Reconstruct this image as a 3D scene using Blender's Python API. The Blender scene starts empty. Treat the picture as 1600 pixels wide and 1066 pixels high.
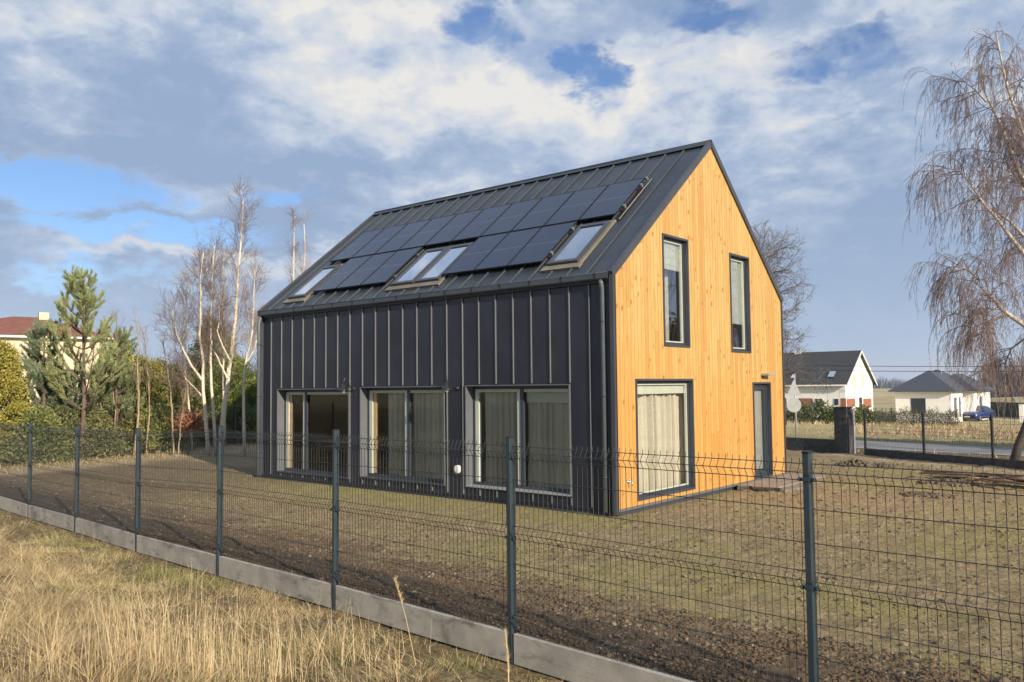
import bpy, math, random
import numpy as np
from math import sin, cos, tan, atan2, hypot, radians, pi, sqrt
from mathutils import Vector, Matrix
random.seed(7)
RNG = np.random.default_rng(11)
SC = bpy.context.scene
COL = SC.collection

# ------------------------------------------------------------------ camera
CAMP = np.array([7.7815, -12.0305, 2.2])
YAW, PITCH, ROLL, FPX = -0.695945, 0.054413, -0.009991, 1295.76
cf = np.array([sin(YAW)*cos(PITCH), cos(YAW)*cos(PITCH), sin(PITCH)])
cr0 = np.array([cos(YAW), -sin(YAW), 0.0]); cu0 = np.cross(cr0, cf)
cr = cr0*cos(ROLL)+cu0*sin(ROLL); cu = -cr0*sin(ROLL)+cu0*cos(ROLL)
cam_d = bpy.data.cameras.new('camera'); cam = bpy.data.objects.new('camera', cam_d); COL.objects.link(cam)
cam.matrix_world = Matrix(((cr[0], cu[0], -cf[0], CAMP[0]), (cr[1], cu[1], -cf[1], CAMP[1]), (cr[2], cu[2], -cf[2], CAMP[2]), (0, 0, 0, 1)))
cam_d.sensor_width = 36; cam_d.lens = FPX*36/1600; cam_d.clip_start = 0.05; cam_d.clip_end = 12000
SC.camera = cam


def at(px, py, d):
    """world point seen at a spot of the photograph, d metres away over the ground"""
    v = cf+cr*(px-800)/FPX-cu*(py-533)/FPX
    return CAMP+v*d/hypot(v[0], v[1])

# ------------------------------------------------------------------ light
SUN_AZ = radians(-17.0); SUN_EL = radians(21.5)      # direction towards the sun
sd = Vector((cos(SUN_AZ)*cos(SUN_EL), sin(SUN_AZ)*cos(SUN_EL), sin(SUN_EL)))
sl = bpy.data.lights.new('sun', 'SUN'); sl.energy = 5.0; sl.angle = radians(0.6); sl.color = (1.0, 0.86, 0.68)
so = bpy.data.objects.new('sun', sl); COL.objects.link(so)
so.rotation_euler = sd.to_track_quat('Z', 'Y').to_euler(); so.location = (40, -15, 30)
SC.view_settings.view_transform = 'Standard'; SC.view_settings.look = 'None'
SC.view_settings.exposure = 0.45; SC.view_settings.gamma = 1.0; SC.view_settings.use_curve_mapping = False

# ------------------------------------------------------------------ node helpers


class NT:
    def __init__(s, tree): s.t = tree; s.n = tree.nodes; s.l = tree.links

    def node(s, typ, **kw):
        n = s.n.new(typ)
        for k, v in kw.items(): setattr(n, k, v)
        return n

    def link(s, a, b): s.l.new(a, b)

    def put(s, sock, v):
        if isinstance(v, V): s.l.new(v.o, sock)
        elif isinstance(v, bpy.types.NodeSocket): s.l.new(v, sock)
        else: sock.default_value = v

    def math(s, op, a, b=0.0, c=0.0, clamp=False):
        n = s.node('ShaderNodeMath', operation=op, use_clamp=clamp)
        s.put(n.inputs[0], a); s.put(n.inputs[1], b); s.put(n.inputs[2], c)
        return V(s, n.outputs[0])

    def sstep(s, x, a, b):
        n = s.node('ShaderNodeMapRange', interpolation_type='SMOOTHSTEP')
        s.put(n.inputs[0], x); n.inputs[1].default_value = a; n.inputs[2].default_value = b
        return V(s, n.outputs[0])

    def noise(s, vec, scale, detail=4, rough=0.55, dist=0.0, dim='3D'):
        n = s.node('ShaderNodeTexNoise'); n.noise_dimensions = dim
        s.put(n.inputs['Vector'], vec); n.inputs['Scale'].default_value = scale
        n.inputs['Detail'].default_value = detail; n.inputs['Roughness'].default_value = rough
        n.inputs['Distortion'].default_value = dist
        return V(s, n.outputs[0])

    def mix(s, f, a, b):
        n = s.node('ShaderNodeMix', data_type='RGBA')
        s.put(n.inputs['Factor'], f)
        for i, v in ((6, a), (7, b)):
            if isinstance(v, tuple) and len(v) == 3: v = v+(1,)
            s.put(n.inputs[i], v)
        return V(s, n.outputs[2])

    def comb(s, x, y, z=0.0):
        n = s.node('ShaderNodeCombineXYZ')
        s.put(n.inputs[0], x); s.put(n.inputs[1], y); s.put(n.inputs[2], z)
        return V(s, n.outputs[0])

    def sep(s, v):
        n = s.node('ShaderNodeSeparateXYZ'); s.put(n.inputs[0], v)
        return [V(s, o) for o in n.outputs]

    def bump(s, h, strength=0.3, dist=0.01):
        n = s.node('ShaderNodeBump'); n.inputs['Strength'].default_value = strength; n.inputs['Distance'].default_value = dist
        s.put(n.inputs['Height'], h); return V(s, n.outputs[0])


class V:
    def __init__(s, nt, o): s.nt = nt; s.o = o
    def __add__(s, b): return s.nt.math('ADD', s, b)
    def __radd__(s, b): return s.nt.math('ADD', s, b)
    def __sub__(s, b): return s.nt.math('SUBTRACT', s, b)
    def __rsub__(s, b): return s.nt.math('SUBTRACT', b, s)
    def __mul__(s, b): return s.nt.math('MULTIPLY', s, b)
    def __rmul__(s, b): return s.nt.math('MULTIPLY', s, b)
    def __truediv__(s, b): return s.nt.math('DIVIDE', s, b)
    def __rtruediv__(s, b): return s.nt.math("DIVIDE", b, s)

# ------------------------------------------------------------------ world: sky with clouds
W = bpy.data.worlds.new('World'); SC.world = W; W.use_nodes = True
nt = NT(W.node_tree); nt.n.clear()
sky = nt.node('ShaderNodeTexSky'); sky.sky_type = 'NISHITA'; sky.sun_disc = False
sky.sun_elevation = SUN_EL; sky.sun_rotation = radians(90)-SUN_AZ; sky.altitude = 200; sky.air_density = 1.0; sky.dust_density = 0.6; sky.ozone_density = 1.5
tc = nt.node('ShaderNodeTexCoord')
DX, DY, DZ = nt.sep(tc.outputs['Generated'])
azim = nt.math('ARCTAN2', DY, DX) * (180/pi)          # degrees, 98 right .. 162 left in view
elev = nt.math('ARCSINE', DZ) * (180/pi)
S_ = 1.0/(DZ+0.42)
PV2 = nt.comb(DX*S_, DY*S_, DZ*1.2)
warp = nt.noise(PV2, 1.3, 3, 0.5)
n1 = nt.noise(PV2, 2.6, 9, 0.60, 0.2)
n2 = nt.noise(PV2, 6.5, 9, 0.60, 0.35)
n3 = nt.noise(PV2, 19.0, 6, 0.6, 0.4)
jx = azim + (nt.noise(PV2, 5.5, 8, 0.62)-0.5)*13.0
jy = elev + (nt.noise(PV2, 6.0, 8, 0.62)-0.5)*8.0


def blob(a0, e0, ra, re, s=1.0, x=None, y=None):
    x = jx if x is None else x; y = jy if y is None else y
    u = (x-a0)*(1.0/ra); v = (y-e0)*(1.0/re)
    d = nt.math('SQRT', u*u+v*v)
    return nt.sstep(d, 1.6, 0.15)*s


def pxdir(px, py):
    v = cf+cr*(px-800)/FPX-cu*(py-533)/FPX
    return math.degrees(atan2(v[1], v[0])), math.degrees(math.asin(v[2]/np.linalg.norm(v)))


def pblob(x, y, rx, ry, s=1.0, **k):
    a, e = pxdir(x, y); a2, e2 = pxdir(x+rx, y); a3, e3 = pxdir(x, y-ry)
    return blob(a, e, abs(a2-a), abs(e3-e), s, **k)


#SKYBLOBS
holes = [pblob(765, 55, 60, 50, 1.05), pblob(925, 100, 42, 70, 1.0), pblob(1100, 24, 190, 42, 1.15), pblob(1330, 80, 170, 36, .95),
         pblob(1000, 45, 170, 50, .7), pblob(900, 60, 120, 60, .5), pblob(50, 285, 210, 42, 1.3), pblob(230, 362, 270, 26, 1.25), pblob(450, 310, 100, 22, .9), pblob(110, 425, 170, 36, .7), pblob(1220, 20, 80, 40, .6),
         pblob(850, 5, 40, 30, .6)]
hole = holes[0]
for h in holes[1:]: hole = nt.math('MAXIMUM', hole, h)
elevhi = nt.sstep(elev, 2.0, 12.0)
gapf = nt.sstep(hole*0.95+(n2-0.5)*1.9+(n3-0.5)*0.9+(n1-0.5)*1.2, 0.32, 1.12)
dens = nt.math('SUBTRACT', 0.97, gapf*0.95)
# bright sunlit billows against grey undersides
brights = [pblob(560, 30, 300, 60, .8), pblob(520, 165, 130, 75, 1.0), pblob(760, 160, 260, 75, .9), pblob(60, 130, 90, 50, .55), pblob(850, 210, 160, 60, .7),
           pblob(980, 110, 60, 60, .8), pblob(1170, 90, 160, 60, .55), pblob(1300, 160, 150, 40, .45), pblob(340, 405, 260, 18, .8), pblob(60, 35, 160, 50, .5), pblob(1000, 190, 120, 50, .45)]
bri = brights[0]
for b in brights[1:]: bri = nt.math('MAXIMUM', bri, b)
darks = [pblob(330, 190, 230, 95, .9), pblob(300, 245, 420, 35, 1.0), pblob(240, 345, 170, 24, .85), pblob(1320, 400, 420, 140, .55), pblob(700, 250, 280, 40, .55),
         pblob(820, 60, 90, 40, .5), pblob(200, 440, 200, 40, .6), pblob(430, 350, 160, 50, .8)]
dk = darks[0]
for b in darks[1:]: dk = nt.math('MAXIMUM', dk, b)
lit = bri*0.62 - dk*0.50 + 0.32 + ((n2-0.5)*2.1 + (n3-0.5)*1.1)*(elevhi*0.8+0.2)*(1.0-dk*0.65) + (n1-0.5)*0.9
lit = nt.math('MULTIPLY', lit, 1.0, clamp=True)
ramp = nt.node('ShaderNodeValToRGB'); nt.put(ramp.inputs[0], lit)
cr_ = ramp.color_ramp; cr_.elements[0].position = 0.0; cr_.elements[0].color = (0.245, 0.335, 0.49, 1)
cr_.elements[1].position = 1.0; cr_.elements[1].color = (0.70, 0.685, 0.65, 1)
for p_, c_ in ((0.3, (0.33, 0.41, 0.55, 1)), (0.6, (0.50, 0.55, 0.63, 1)), (0.82, (0.60, 0.61, 0.63, 1))):
    e_ = cr_.elements.new(p_); e_.color = c_
cl = nt.mix(nt.sstep(elev, 12.0, 1.0)*0.6, V(nt, ramp.outputs[0]), (0.33, 0.44, 0.60))
scl = nt.node('ShaderNodeVectorMath', operation='SCALE'); nt.put(scl.inputs[0], cl); scl.inputs['Scale'].default_value = 1/0.10*0.90
skyt = nt.node('ShaderNodeVectorMath', operation='MULTIPLY'); nt.link(sky.outputs[0], skyt.inputs[0]); skyt.inputs[1].default_value = (0.64, 0.80, 1.04)
mixn = nt.mix(dens, V(nt, skyt.outputs[0]), V(nt, scl.outputs[0]))
bg = nt.node('ShaderNodeBackground'); nt.put(bg.inputs[0], mixn); bg.inputs[1].default_value = 0.10
wo = nt.node('ShaderNodeOutputWorld'); nt.link(bg.outputs[0], wo.inputs[0])
try: W.cycles.sampling_method = 'MANUAL'; W.cycles.sample_map_resolution = 512
except Exception: pass

# ------------------------------------------------------------------ materials
M = {}


def mat(name, col, rough=0.6, metal=0.0, var=0.0, vscale=6.0, bump=0.0, bscale=40.0, spec=0.5, coord='Object', attr=None, transl=0.0, col2=None, stretch=None, rvar=0.0):
    m = bpy.data.materials.new(name); m.use_nodes = True; t = NT(m.node_tree)
    b = t.n['Principled BSDF']; tcn = t.node('ShaderNodeTexCoord'); vec = V(t, tcn.outputs[coord])
    if stretch:
        mp = t.node('ShaderNodeMapping'); mp.inputs['Scale'].default_value = stretch; t.put(mp.inputs[0], vec); vec = V(t, mp.outputs[0])
    c = col+(1,) if len(col) == 3 else col
    cur = None
    if attr:
        a = t.node('ShaderNodeAttribute', attribute_name=attr); cur = V(t, a.outputs['Color'])
    if var or col2:
        n = t.noise(vec, vscale, 6, 0.6)
        f = t.sstep(n, 0.32, 0.68)
        c2 = col2 or tuple(min(1, x*(1-var)) for x in col)
        mixc = t.mix(f, c, tuple(c2)+(1,))
        if cur is not None:
            mm = t.node('ShaderNodeMix', data_type='RGBA', blend_type='MULTIPLY'); mm.inputs['Factor'].default_value = 1
            t.put(mm.inputs[6], mixc); t.put(mm.inputs[7], cur); cur = V(t, mm.outputs[2])
        else: cur = mixc
    t.put(b.inputs['Base Color'], cur if cur is not None else c)
    b.inputs['Roughness'].default_value = rough; b.inputs['Metallic'].default_value = metal
    if rvar: t.put(b.inputs['Roughness'], (t.noise(vec, 2.3, 6, .65)-.5)*2*rvar+rough)
    b.inputs['Specular IOR Level'].default_value = spec
    if bump:
        t.put(b.inputs['Normal'], t.bump(t.noise(vec, bscale, 6, 0.6), bump, 0.01))
    if transl:
        tr = t.node('ShaderNodeBsdfTranslucent'); t.put(tr.inputs[0], cur if cur is not None else c)
        ms = t.node('ShaderNodeMixShader'); ms.inputs[0].default_value = transl
        t.link(b.outputs[0], ms.inputs[1]); t.link(tr.outputs[0], ms.inputs[2]); t.link(ms.outputs[0], t.n['Material Output'].inputs[0])
    M[name] = m; return m


mat('seam_metal', (0.020, 0.024, 0.036), 0.42, 0.0, var=0.35, vscale=1.1, bump=0.22, bscale=1.6, rvar=.2)
mat('roof_metal', (0.033, 0.042, 0.055), 0.36, 0.0, var=0.3, vscale=.9, bump=0.2, bscale=1.5, rvar=.2)
mat('seam_fold_lit', (0.20, 0.215, 0.225), 0.35, 0.3, var=0.15, vscale=2.0)  # paler than the wall: sunlit seam sides painted into the colour
mat('roof_fold_lit', (0.085, 0.10, 0.11), 0.35, 0.3, var=0.15, vscale=2.0)  # paler folds carry painted light on the roof seams
mat('trim_metal', (0.055, 0.060, 0.075), 0.38, 0.0, var=0.2, vscale=2.0)
mat('reveal_metal', (0.125, 0.135, 0.15), 0.45, 0.0, var=0.15, vscale=3.0)
mat('gutter_metal', (0.05, 0.062, 0.075), 0.35, 0.0, var=0.15)
mat('pipe_metal', (0.10, 0.125, 0.14), 0.38, 0.0, var=0.15)
mat('frame_dark', (0.035, 0.045, 0.058), 0.4)
mat('frame_pale', (0.50, 0.53, 0.46), 0.5, var=0.08)
mat('blind_pale', (0.50, 0.53, 0.49), 0.7, var=0.06)
mat('frosted', (0.30, 0.32, 0.31), 0.5, var=0.1)
mat('wood_inner', (0.48, 0.33, 0.16), 0.6, var=0.2)
mat('flash_tan', (0.21, 0.19, 0.145), 0.5, 0.0, var=0.25, vscale=3)
mat('black_plastic', (0.012, 0.012, 0.014), 0.45)
mat('alu', (0.5, 0.5, 0.5), 0.35, 0.8)
mat('curtain', (0.60, 0.58, 0.50), 0.9, var=0.08, transl=0.1)
mat('interior', (0.22, 0.19, 0.16), 0.9, var=0.3, vscale=0.8)
mat('interior_floor', (0.22, 0.14, 0.07), 0.6, var=0.3)
mat('lamp_metal', (0.06, 0.06, 0.065), 0.3, 0.7)
mat('white_plastic', (0.75, 0.74, 0.68), 0.5)
mat('post_paint', (0.030, 0.050, 0.062), 0.38, 0.0, var=0.2, vscale=5)
mat('wire_paint', (0.030, 0.036, 0.040), 0.45)
mat('concrete', (0.36, 0.345, 0.315), 0.9, col2=(0.27, 0.26, 0.235), vscale=3.0, bump=0.35, bscale=60)
mat('block_grey', (0.085, 0.085, 0.09), 0.9, var=0.45, vscale=9, bump=0.5, bscale=50)
mat('plinth', (0.16, 0.155, 0.145), 0.9, var=0.3, vscale=4)
mat('asphalt', (0.235, 0.235, 0.24), 0.85, var=0.25, vscale=0.6, bump=0.2, bscale=90)
mat('road_paint', (0.62, 0.62, 0.60), 0.8, var=0.2, vscale=3)
mat('render_white', (0.83, 0.82, 0.77), 0.9, var=0.05, vscale=0.6)
mat('render_cream', (0.62, 0.56, 0.40), 0.9, var=0.06, vscale=0.5)
mat('brick_red', (0.34, 0.13, 0.075), 0.9, var=0.3, vscale=5, stretch=(1, 1, 4))
mat('tile_dark', (0.050, 0.050, 0.052), 0.6, var=0.35, vscale=3, stretch=(1, 1, 6), bump=0.3, bscale=5)
mat('tile_blue', (0.060, 0.072, 0.095), 0.55, var=0.3, vscale=2, stretch=(1, 1, 8), bump=0.3, bscale=5)
mat('tile_red', (0.25, 0.095, 0.060), 0.75, var=0.3, vscale=2, stretch=(1, 1, 6))
mat('window_glass_far', (0.03, 0.04, 0.055), 0.12)
mat('glass_far_sky', (0.25, 0.35, 0.45), 0.1)
mat('screen_green', (0.02, 0.05, 0.035), 0.8)
mat('straw', (0.55, 0.42, 0.24), 0.8)
mat('car_blue', (0.025, 0.055, 0.20), 0.25, 0.3)
mat('rubber', (0.015, 0.015, 0.015), 0.8)
mat('lamp_glass', (0.7, 0.7, 0.7), 0.2)
mat('galv', (0.40, 0.42, 0.43), 0.5, 0.4)
mat('sign_back', (0.58, 0.59, 0.57), 0.5, 0.3, var=0.15)
mat('sign_blue', (0.06, 0.18, 0.42), 0.5)
mat('bark_brown', (0.17, 0.12, 0.085), 0.95, var=0.4, vscale=12, bump=0.5, bscale=30)
mat('bark_sapling', (0.40, 0.31, 0.21), 0.9, var=0.35, vscale=8)
mat('bark_oak', (0.13, 0.11, 0.10), 0.95, var=0.4, vscale=8)
mat('twig_birch', (0.22, 0.165, 0.135), 0.85, var=0.3, vscale=4)
mat('twig_red', (0.26, 0.19, 0.165), 0.85, var=0.35, vscale=3)
mat('twig_tan', (0.36, 0.27, 0.19), 0.85, var=0.4, vscale=2)
mat('twig_grey', (0.16, 0.145, 0.14), 0.9, var=0.3, vscale=2)
mat('rust_wood', (0.14, 0.070, 0.045), 0.9, var=0.5, vscale=10, bump=0.4, bscale=30)
mat('paver_pink', (0.30, 0.235, 0.19), 0.9, var=0.25, vscale=6, bump=0.2)
mat('brick_dark', (0.05, 0.035, 0.03), 0.9, var=0.4, vscale=12)
mat('soil_clod', (0.25, 0.19, 0.125), 0.95, col2=(0.33, 0.26, 0.165), vscale=1.3, bump=0.4, bscale=60, attr='tint')
mat('grass_blade', (0.9, 0.9, 0.9), 0.75, attr='tint', transl=0.25, var=0.02, spec=0.3)
mat('needles', (0.9, 0.9, 0.9), 0.7, attr='tint', transl=0.15, var=0.02, spec=0.3)
mat('hill_green', (0.05, 0.075, 0.05), 0.95, var=0.4, vscale=0.004)
mat('toy_red', (0.5, 0.15, 0.12), 0.6); mat('toy_teal', (0.25, 0.55, 0.55), 0.6)


def glass_mat(name, tint, boost=1.0, rough=0.0, ior=1.5):
    m = bpy.data.materials.new(name); m.use_nodes = True; t = NT(m.node_tree); t.n.clear()
    fr = t.node('ShaderNodeFresnel'); fr.inputs[0].default_value = ior
    tr = t.node('ShaderNodeBsdfTransparent'); tr.inputs[0].default_value = tint+(1,)
    gl = t.node('ShaderNodeBsdfGlossy'); gl.inputs['Roughness'].default_value = rough; gl.inputs[0].default_value = (.95, .97, 1, 1)
    mx = t.node('ShaderNodeMixShader'); t.put(mx.inputs[0], t.math('MULTIPLY', V(t, fr.outputs[0]), boost, clamp=True))
    t.link(tr.outputs[0], mx.inputs[1]); t.link(gl.outputs[0], mx.inputs[2])
    o = t.node('ShaderNodeOutputMaterial'); t.link(mx.outputs[0], o.inputs[0]); M[name] = m


glass_mat('glass', (0.92, 0.95, 0.90), 1.2)
glass_mat('glass_gable', (0.94, 0.94, 0.92), 1.6)
glass_mat('glass_upper', (0.85, 0.88, 0.88), 3.6)
glass_mat('skylight_glass', (0.5, 0.55, 0.6), 5.0, 0.02)


def solar_mat():
    m = bpy.data.materials.new('solar'); m.use_nodes = True; t = NT(m.node_tree); b = t.n['Principled BSDF']
    tcn = t.node('ShaderNodeTexCoord'); x, y, z = t.sep(tcn.outputs['UV'])
    fx = t.math('FRACT', x*6.0); fy = t.math('FRACT', y*10.0)
    gx = t.math('LESS_THAN', t.math('ABSOLUTE', fx-0.5), 0.485); gy = t.math('LESS_THAN', t.math('ABSOLUTE', fy-0.5), 0.48)
    g = gx*gy
    mid = t.math('LESS_THAN', t.math('ABSOLUTE', y-0.5), 0.006)
    bus = t.math('LESS_THAN', t.math('ABSOLUTE', t.math('FRACT', x*54.0)-0.5), 0.07)
    c = t.mix(g, (0.020, 0.024, 0.036), (0.012, 0.020, 0.052)); c = t.mix(bus*0.3, c, (0.07, 0.10, 0.17)); c = t.mix(mid*0.7, c, (0.11, 0.13, 0.18))
    t.put(b.inputs['Base Color'], c); b.inputs['Roughness'].default_value = 0.16; b.inputs['Specular IOR Level'].default_value = 0.5
    b.inputs['IOR'].default_value = 1.52
    M['solar'] = m


solar_mat()


def wood_mat():
    m = bpy.data.materials.new('wood_cladding'); m.use_nodes = True; t = NT(m.node_tree); b = t.n['Principled BSDF']
    g = t.node('ShaderNodeNewGeometry'); x, y, z = t.sep(g.outputs['Position'])
    BW = 0.121
    yb = y*(1/BW); idx = t.math('FLOOR', yb); fr = t.math('FRACT', yb)
    wn = t.node('ShaderNodeTexWhiteNoise'); wn.noise_dimensions = '1D'; t.put(wn.inputs['W'], idx); r1 = V(t, wn.outputs['Value'])
    # butt joints: each board is cut at its own heights
    zb = (z + r1*3.7)*(1/3.6); seg = t.math('FLOOR', zb); zf = t.math('FRACT', zb)
    wn2 = t.node('ShaderNodeTexWhiteNoise'); wn2.noise_dimensions = '2D'; t.put(wn2.inputs['Vector'], t.comb(idx, seg)); r2 = V(t, wn2.outputs['Value'])
    vec = t.comb(x+r2*7.0, y*1.0+idx*3.1, z*0.10+r2*13.0)
    grain = t.noise(vec, 30.0, 7, 0.65, 0.6)
    soft = t.noise(vec, 6.0, 3, 0.5, 0.2)
    big = t.noise(t.comb(x, y, z), 0.55, 3, 0.6)
    c = t.mix(t.sstep(grain, 0.3, 0.7), (0.51, 0.355, 0.122), (0.41, 0.252, 0.072))
    c = t.mix(t.sstep(soft, 0.35, 0.7)*0.6, c, (0.57, 0.41, 0.17))
    c = t.mix(t.sstep(r2, .35, 1.0)*0.55, c, (0.44, 0.20, 0.045))
    c = t.mix(t.sstep(z+(big-0.5)*2.4, 3.4, 1.2)*0.34, c, (0.54, 0.235, 0.032))
    vo = t.node('ShaderNodeTexVoronoi'); vo.feature = 'F1'; t.put(vo.inputs['Vector'], t.comb(0.0, y+idx*1.7, z*0.62)); vo.inputs['Scale'].default_value = 7.5
    dst = V(t, vo.outputs['Distance']); cs = t.sep(vo.outputs['Color'])
    size = cs[0]*0.15+0.05
    pick = t.math('GREATER_THAN', cs[1], 0.35)
    knot = t.math('LESS_THAN', dst, size)*pick
    halo = t.sstep(dst-size, 0.22, 0.0)*pick
    c = t.mix(halo*0.5, c, (0.50, 0.21, 0.04)); c = t.mix(knot*0.75, c, (0.30, 0.10, 0.02))
    gap = t.math('LESS_THAN', t.math('ABSOLUTE', fr-0.5), 0.462)
    c = t.mix((1.0-gap)*0.85, c, (0.22, 0.09, 0.02))
    jt = t.math('LESS_THAN', t.math('ABSOLUTE', zf-0.5), 0.4993)
    c = t.mix(1.0-jt, c, (0.25, 0.10, 0.02))
    t.put(b.inputs['Base Color'], c); b.inputs['Roughness'].default_value = 0.55
    h = t.sstep(t.math('ABSOLUTE', fr-0.5), 0.5, 0.46)+grain*0.08
    t.put(b.inputs['Normal'], t.bump(h, 0.5, 0.006)); M['wood'] = m


wood_mat()
hm_ = bpy.data.materials.new('haze'); hm_.use_nodes = True; hm_.node_tree.nodes.clear(); M['haze'] = hm_
_p = hm_.node_tree.nodes.new('ShaderNodeVolumePrincipled'); _p.inputs['Color'].default_value = (0.75, 0.85, 1.0, 1); _p.inputs['Density'].default_value = 0.00018
_o = hm_.node_tree.nodes.new('ShaderNodeOutputMaterial'); hm_.node_tree.links.new(_p.outputs[0], _o.inputs['Volume'])


def birch_mat(name, pale, warm, zd=1.6, amt=.45):
    m = bpy.data.materials.new(name); m.use_nodes = True; t = NT(m.node_tree); b = t.n['Principled BSDF']
    g = t.node('ShaderNodeNewGeometry'); x, y, z = t.sep(g.outputs['Position'])
    n = t.noise(t.comb(x, y, z*6.0), 5.0, 4, 0.6); f = t.sstep(n, 0.60, 0.68)
    c = t.mix(t.noise(t.comb(x, y, z), 1.5, 3), pale, warm)
    c = t.mix(f, c, (0.05, 0.04, 0.035)); c = t.mix(t.sstep(z+n*1.2, zd, zd*.45)*amt, c, (0.075, 0.06, 0.05))
    t.put(b.inputs['Base Color'], c); b.inputs['Roughness'].default_value = 0.8; M[name] = m


birch_mat('birch_bark', (0.72, 0.68, 0.59), (0.60, 0.50, 0.34)); birch_mat('birch_bark_old', (0.58, 0.54, 0.48), (0.42, 0.35, 0.27), 4.5, 1.0)


def ground_mat():
    m = bpy.data.materials.new('ground'); m.use_nodes = True; t = NT(m.node_tree); b = t.n['Principled BSDF']
    g = t.node('ShaderNodeNewGeometry'); P = V(t, g.outputs['Position'])
    z1 = t.node('ShaderNodeAttribute', attribute_name='zone'); dark, tan, green = t.sep(z1.outputs['Color'])
    z2 = t.node('ShaderNodeAttribute', attribute_name='zone2'); straw, sand, far = t.sep(z2.outputs['Color'])
    a = t.noise(P, 0.55, 6, 0.65); bb = t.noise(P, 2.6, 8, 0.7); cc = t.noise(P, 14.0, 8, 0.72); dd = t.noise(P, 45.0, 4, 0.7); ee = t.noise(P, 24.0, 5, 0.65)
    c = t.mix(t.sstep(bb, 0.35, 0.65), (0.50, 0.395, 0.235), (0.37, 0.285, 0.165))
    c = t.mix(t.sstep(cc, 0.46, 0.60)*0.6, c, (0.17, 0.125, 0.078))
    c = t.mix(t.sstep(cc+(bb-0.5)*0.5, 0.50, 0.60)*t.sstep(a, 0.36, 0.56)*0.5, c, (0.37, 0.34, 0.13))
    c = t.mix(green*t.sstep(cc+(a-0.5)*0.6, 0.34, 0.56), c, (0.37, 0.34, 0.125))
    c = t.mix(tan*t.sstep(bb, 0.25, 0.6)*0.8, c, (0.47, 0.345, 0.215))
    c = t.mix(dark*t.sstep(bb, 0.05, 0.45)*0.9, c, t.mix(t.sstep(cc, 0.35, 0.65), (0.235, 0.172, 0.120), (0.125, 0.090, 0.062)))
    c = t.mix(straw*t.sstep(cc+(bb-0.5), 0.2, 0.5), c, t.mix(t.sstep(cc, 0.35, 0.65), (0.34, 0.26, 0.14), (0.13, 0.10, 0.055)))
    c = t.mix(sand*t.sstep(bb, 0.15, 0.5), c, (0.62, 0.51, 0.33))
    c = t.mix(t.sstep(ee+(bb-.5)*.25, 0.56, 0.64)*0.6*(1.0-far), c, (0.11, 0.08, 0.05))  # dark flecks painted in the pits, as shade of small clods
    fa = t.noise(P, 0.05, 5, 0.6); fb = t.noise(P, 0.012, 4, 0.6)
    fc = t.mix(t.sstep(fa, 0.4, 0.6), (0.60, 0.50, 0.30), (0.42, 0.38, 0.19)); fc = t.mix(t.sstep(fb, 0.45, 0.6), fc, (0.42, 0.30, 0.19))
    fc = t.mix(t.sstep(cc, 0.3, 0.7)*0.35, fc, (0.20, 0.17, 0.09))
    c = t.mix(far, c, fc)
    c = t.mix(t.sstep(dd, 0.62, 0.72)*0.4, c, (0.40, 0.33, 0.24))
    t.put(b.inputs['Base Color'], c); b.inputs['Roughness'].default_value = 0.95; b.inputs['Specular IOR Level'].default_value = 0.15
    t.put(b.inputs['Normal'], t.bump(cc*1.0+dd*0.4+bb*0.6-t.sstep(ee, .54, .66)*.35, 1.0, 0.10)); M['ground'] = m


ground_mat()


def slab_mat():
    m = bpy.data.materials.new('slab'); m.use_nodes = True; t = NT(m.node_tree); b = t.n['Principled BSDF']
    g = t.node('ShaderNodeNewGeometry'); P = V(t, g.outputs['Position']); x, y, z = t.sep(P)
    n = t.noise(P, 3.0, 6, 0.6); n2 = t.noise(t.comb(x*1.0, y*1.0, z*2.5), 2.0, 6, 0.7, 0.6); n3 = t.noise(P, 70.0, 4, 0.7)
    c = t.mix(t.sstep(n, 0.35, 0.65), (0.42, 0.395, 0.335), (0.31, 0.29, 0.25))
    c = t.mix(t.sstep(n2, 0.50, 0.66)*0.75, c, (0.12, 0.11, 0.09)); c = t.mix(t.sstep(n3, 0.55, 0.7)*0.3, c, (0.2, 0.19, 0.17))
    t.put(b.inputs['Base Color'], c); b.inputs['Roughness'].default_value = 0.92; t.put(b.inputs['Normal'], t.bump(n3+n2*0.6, 0.35, 0.008)); M['slab'] = m


slab_mat()

# ------------------------------------------------------------------ object helpers


def tag(o, label=None, cat=None, group=None, kind=None):
    if label: o['label'] = label
    if cat: o['category'] = cat
    if group: o['group'] = group
    if kind: o['kind'] = kind
    return o


def empty(name, loc, label=None, cat=None, group=None):
    o = bpy.data.objects.new(name, None); COL.objects.link(o); o.location = loc; o.empty_display_size = 0.3
    return tag(o, label, cat, group)


def origin_of(p):
    v = np.zeros(3)
    while p is not None:
        v = v+np.array(p.location); p = p.parent
    return v


def link_mesh(name, me, m, parent=None, origin=None):
    o = bpy.data.objects.new(name, me); COL.objects.link(o)
    mats = m if isinstance(m, (list, tuple)) else [m]
    for q in mats: me.materials.append(M[q] if isinstance(q, str) else q)
    if parent is not None: o.parent = parent
    if origin is not None: o.location = Vector(origin)-Vector(origin_of(parent)) if parent is not None else Vector(origin)
    return o


def base_origin(vs):
    lo = vs.min(0); hi = vs.max(0)
    return np.array([(lo[0]+hi[0])/2, (lo[1]+hi[1])/2, lo[2]])


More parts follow.
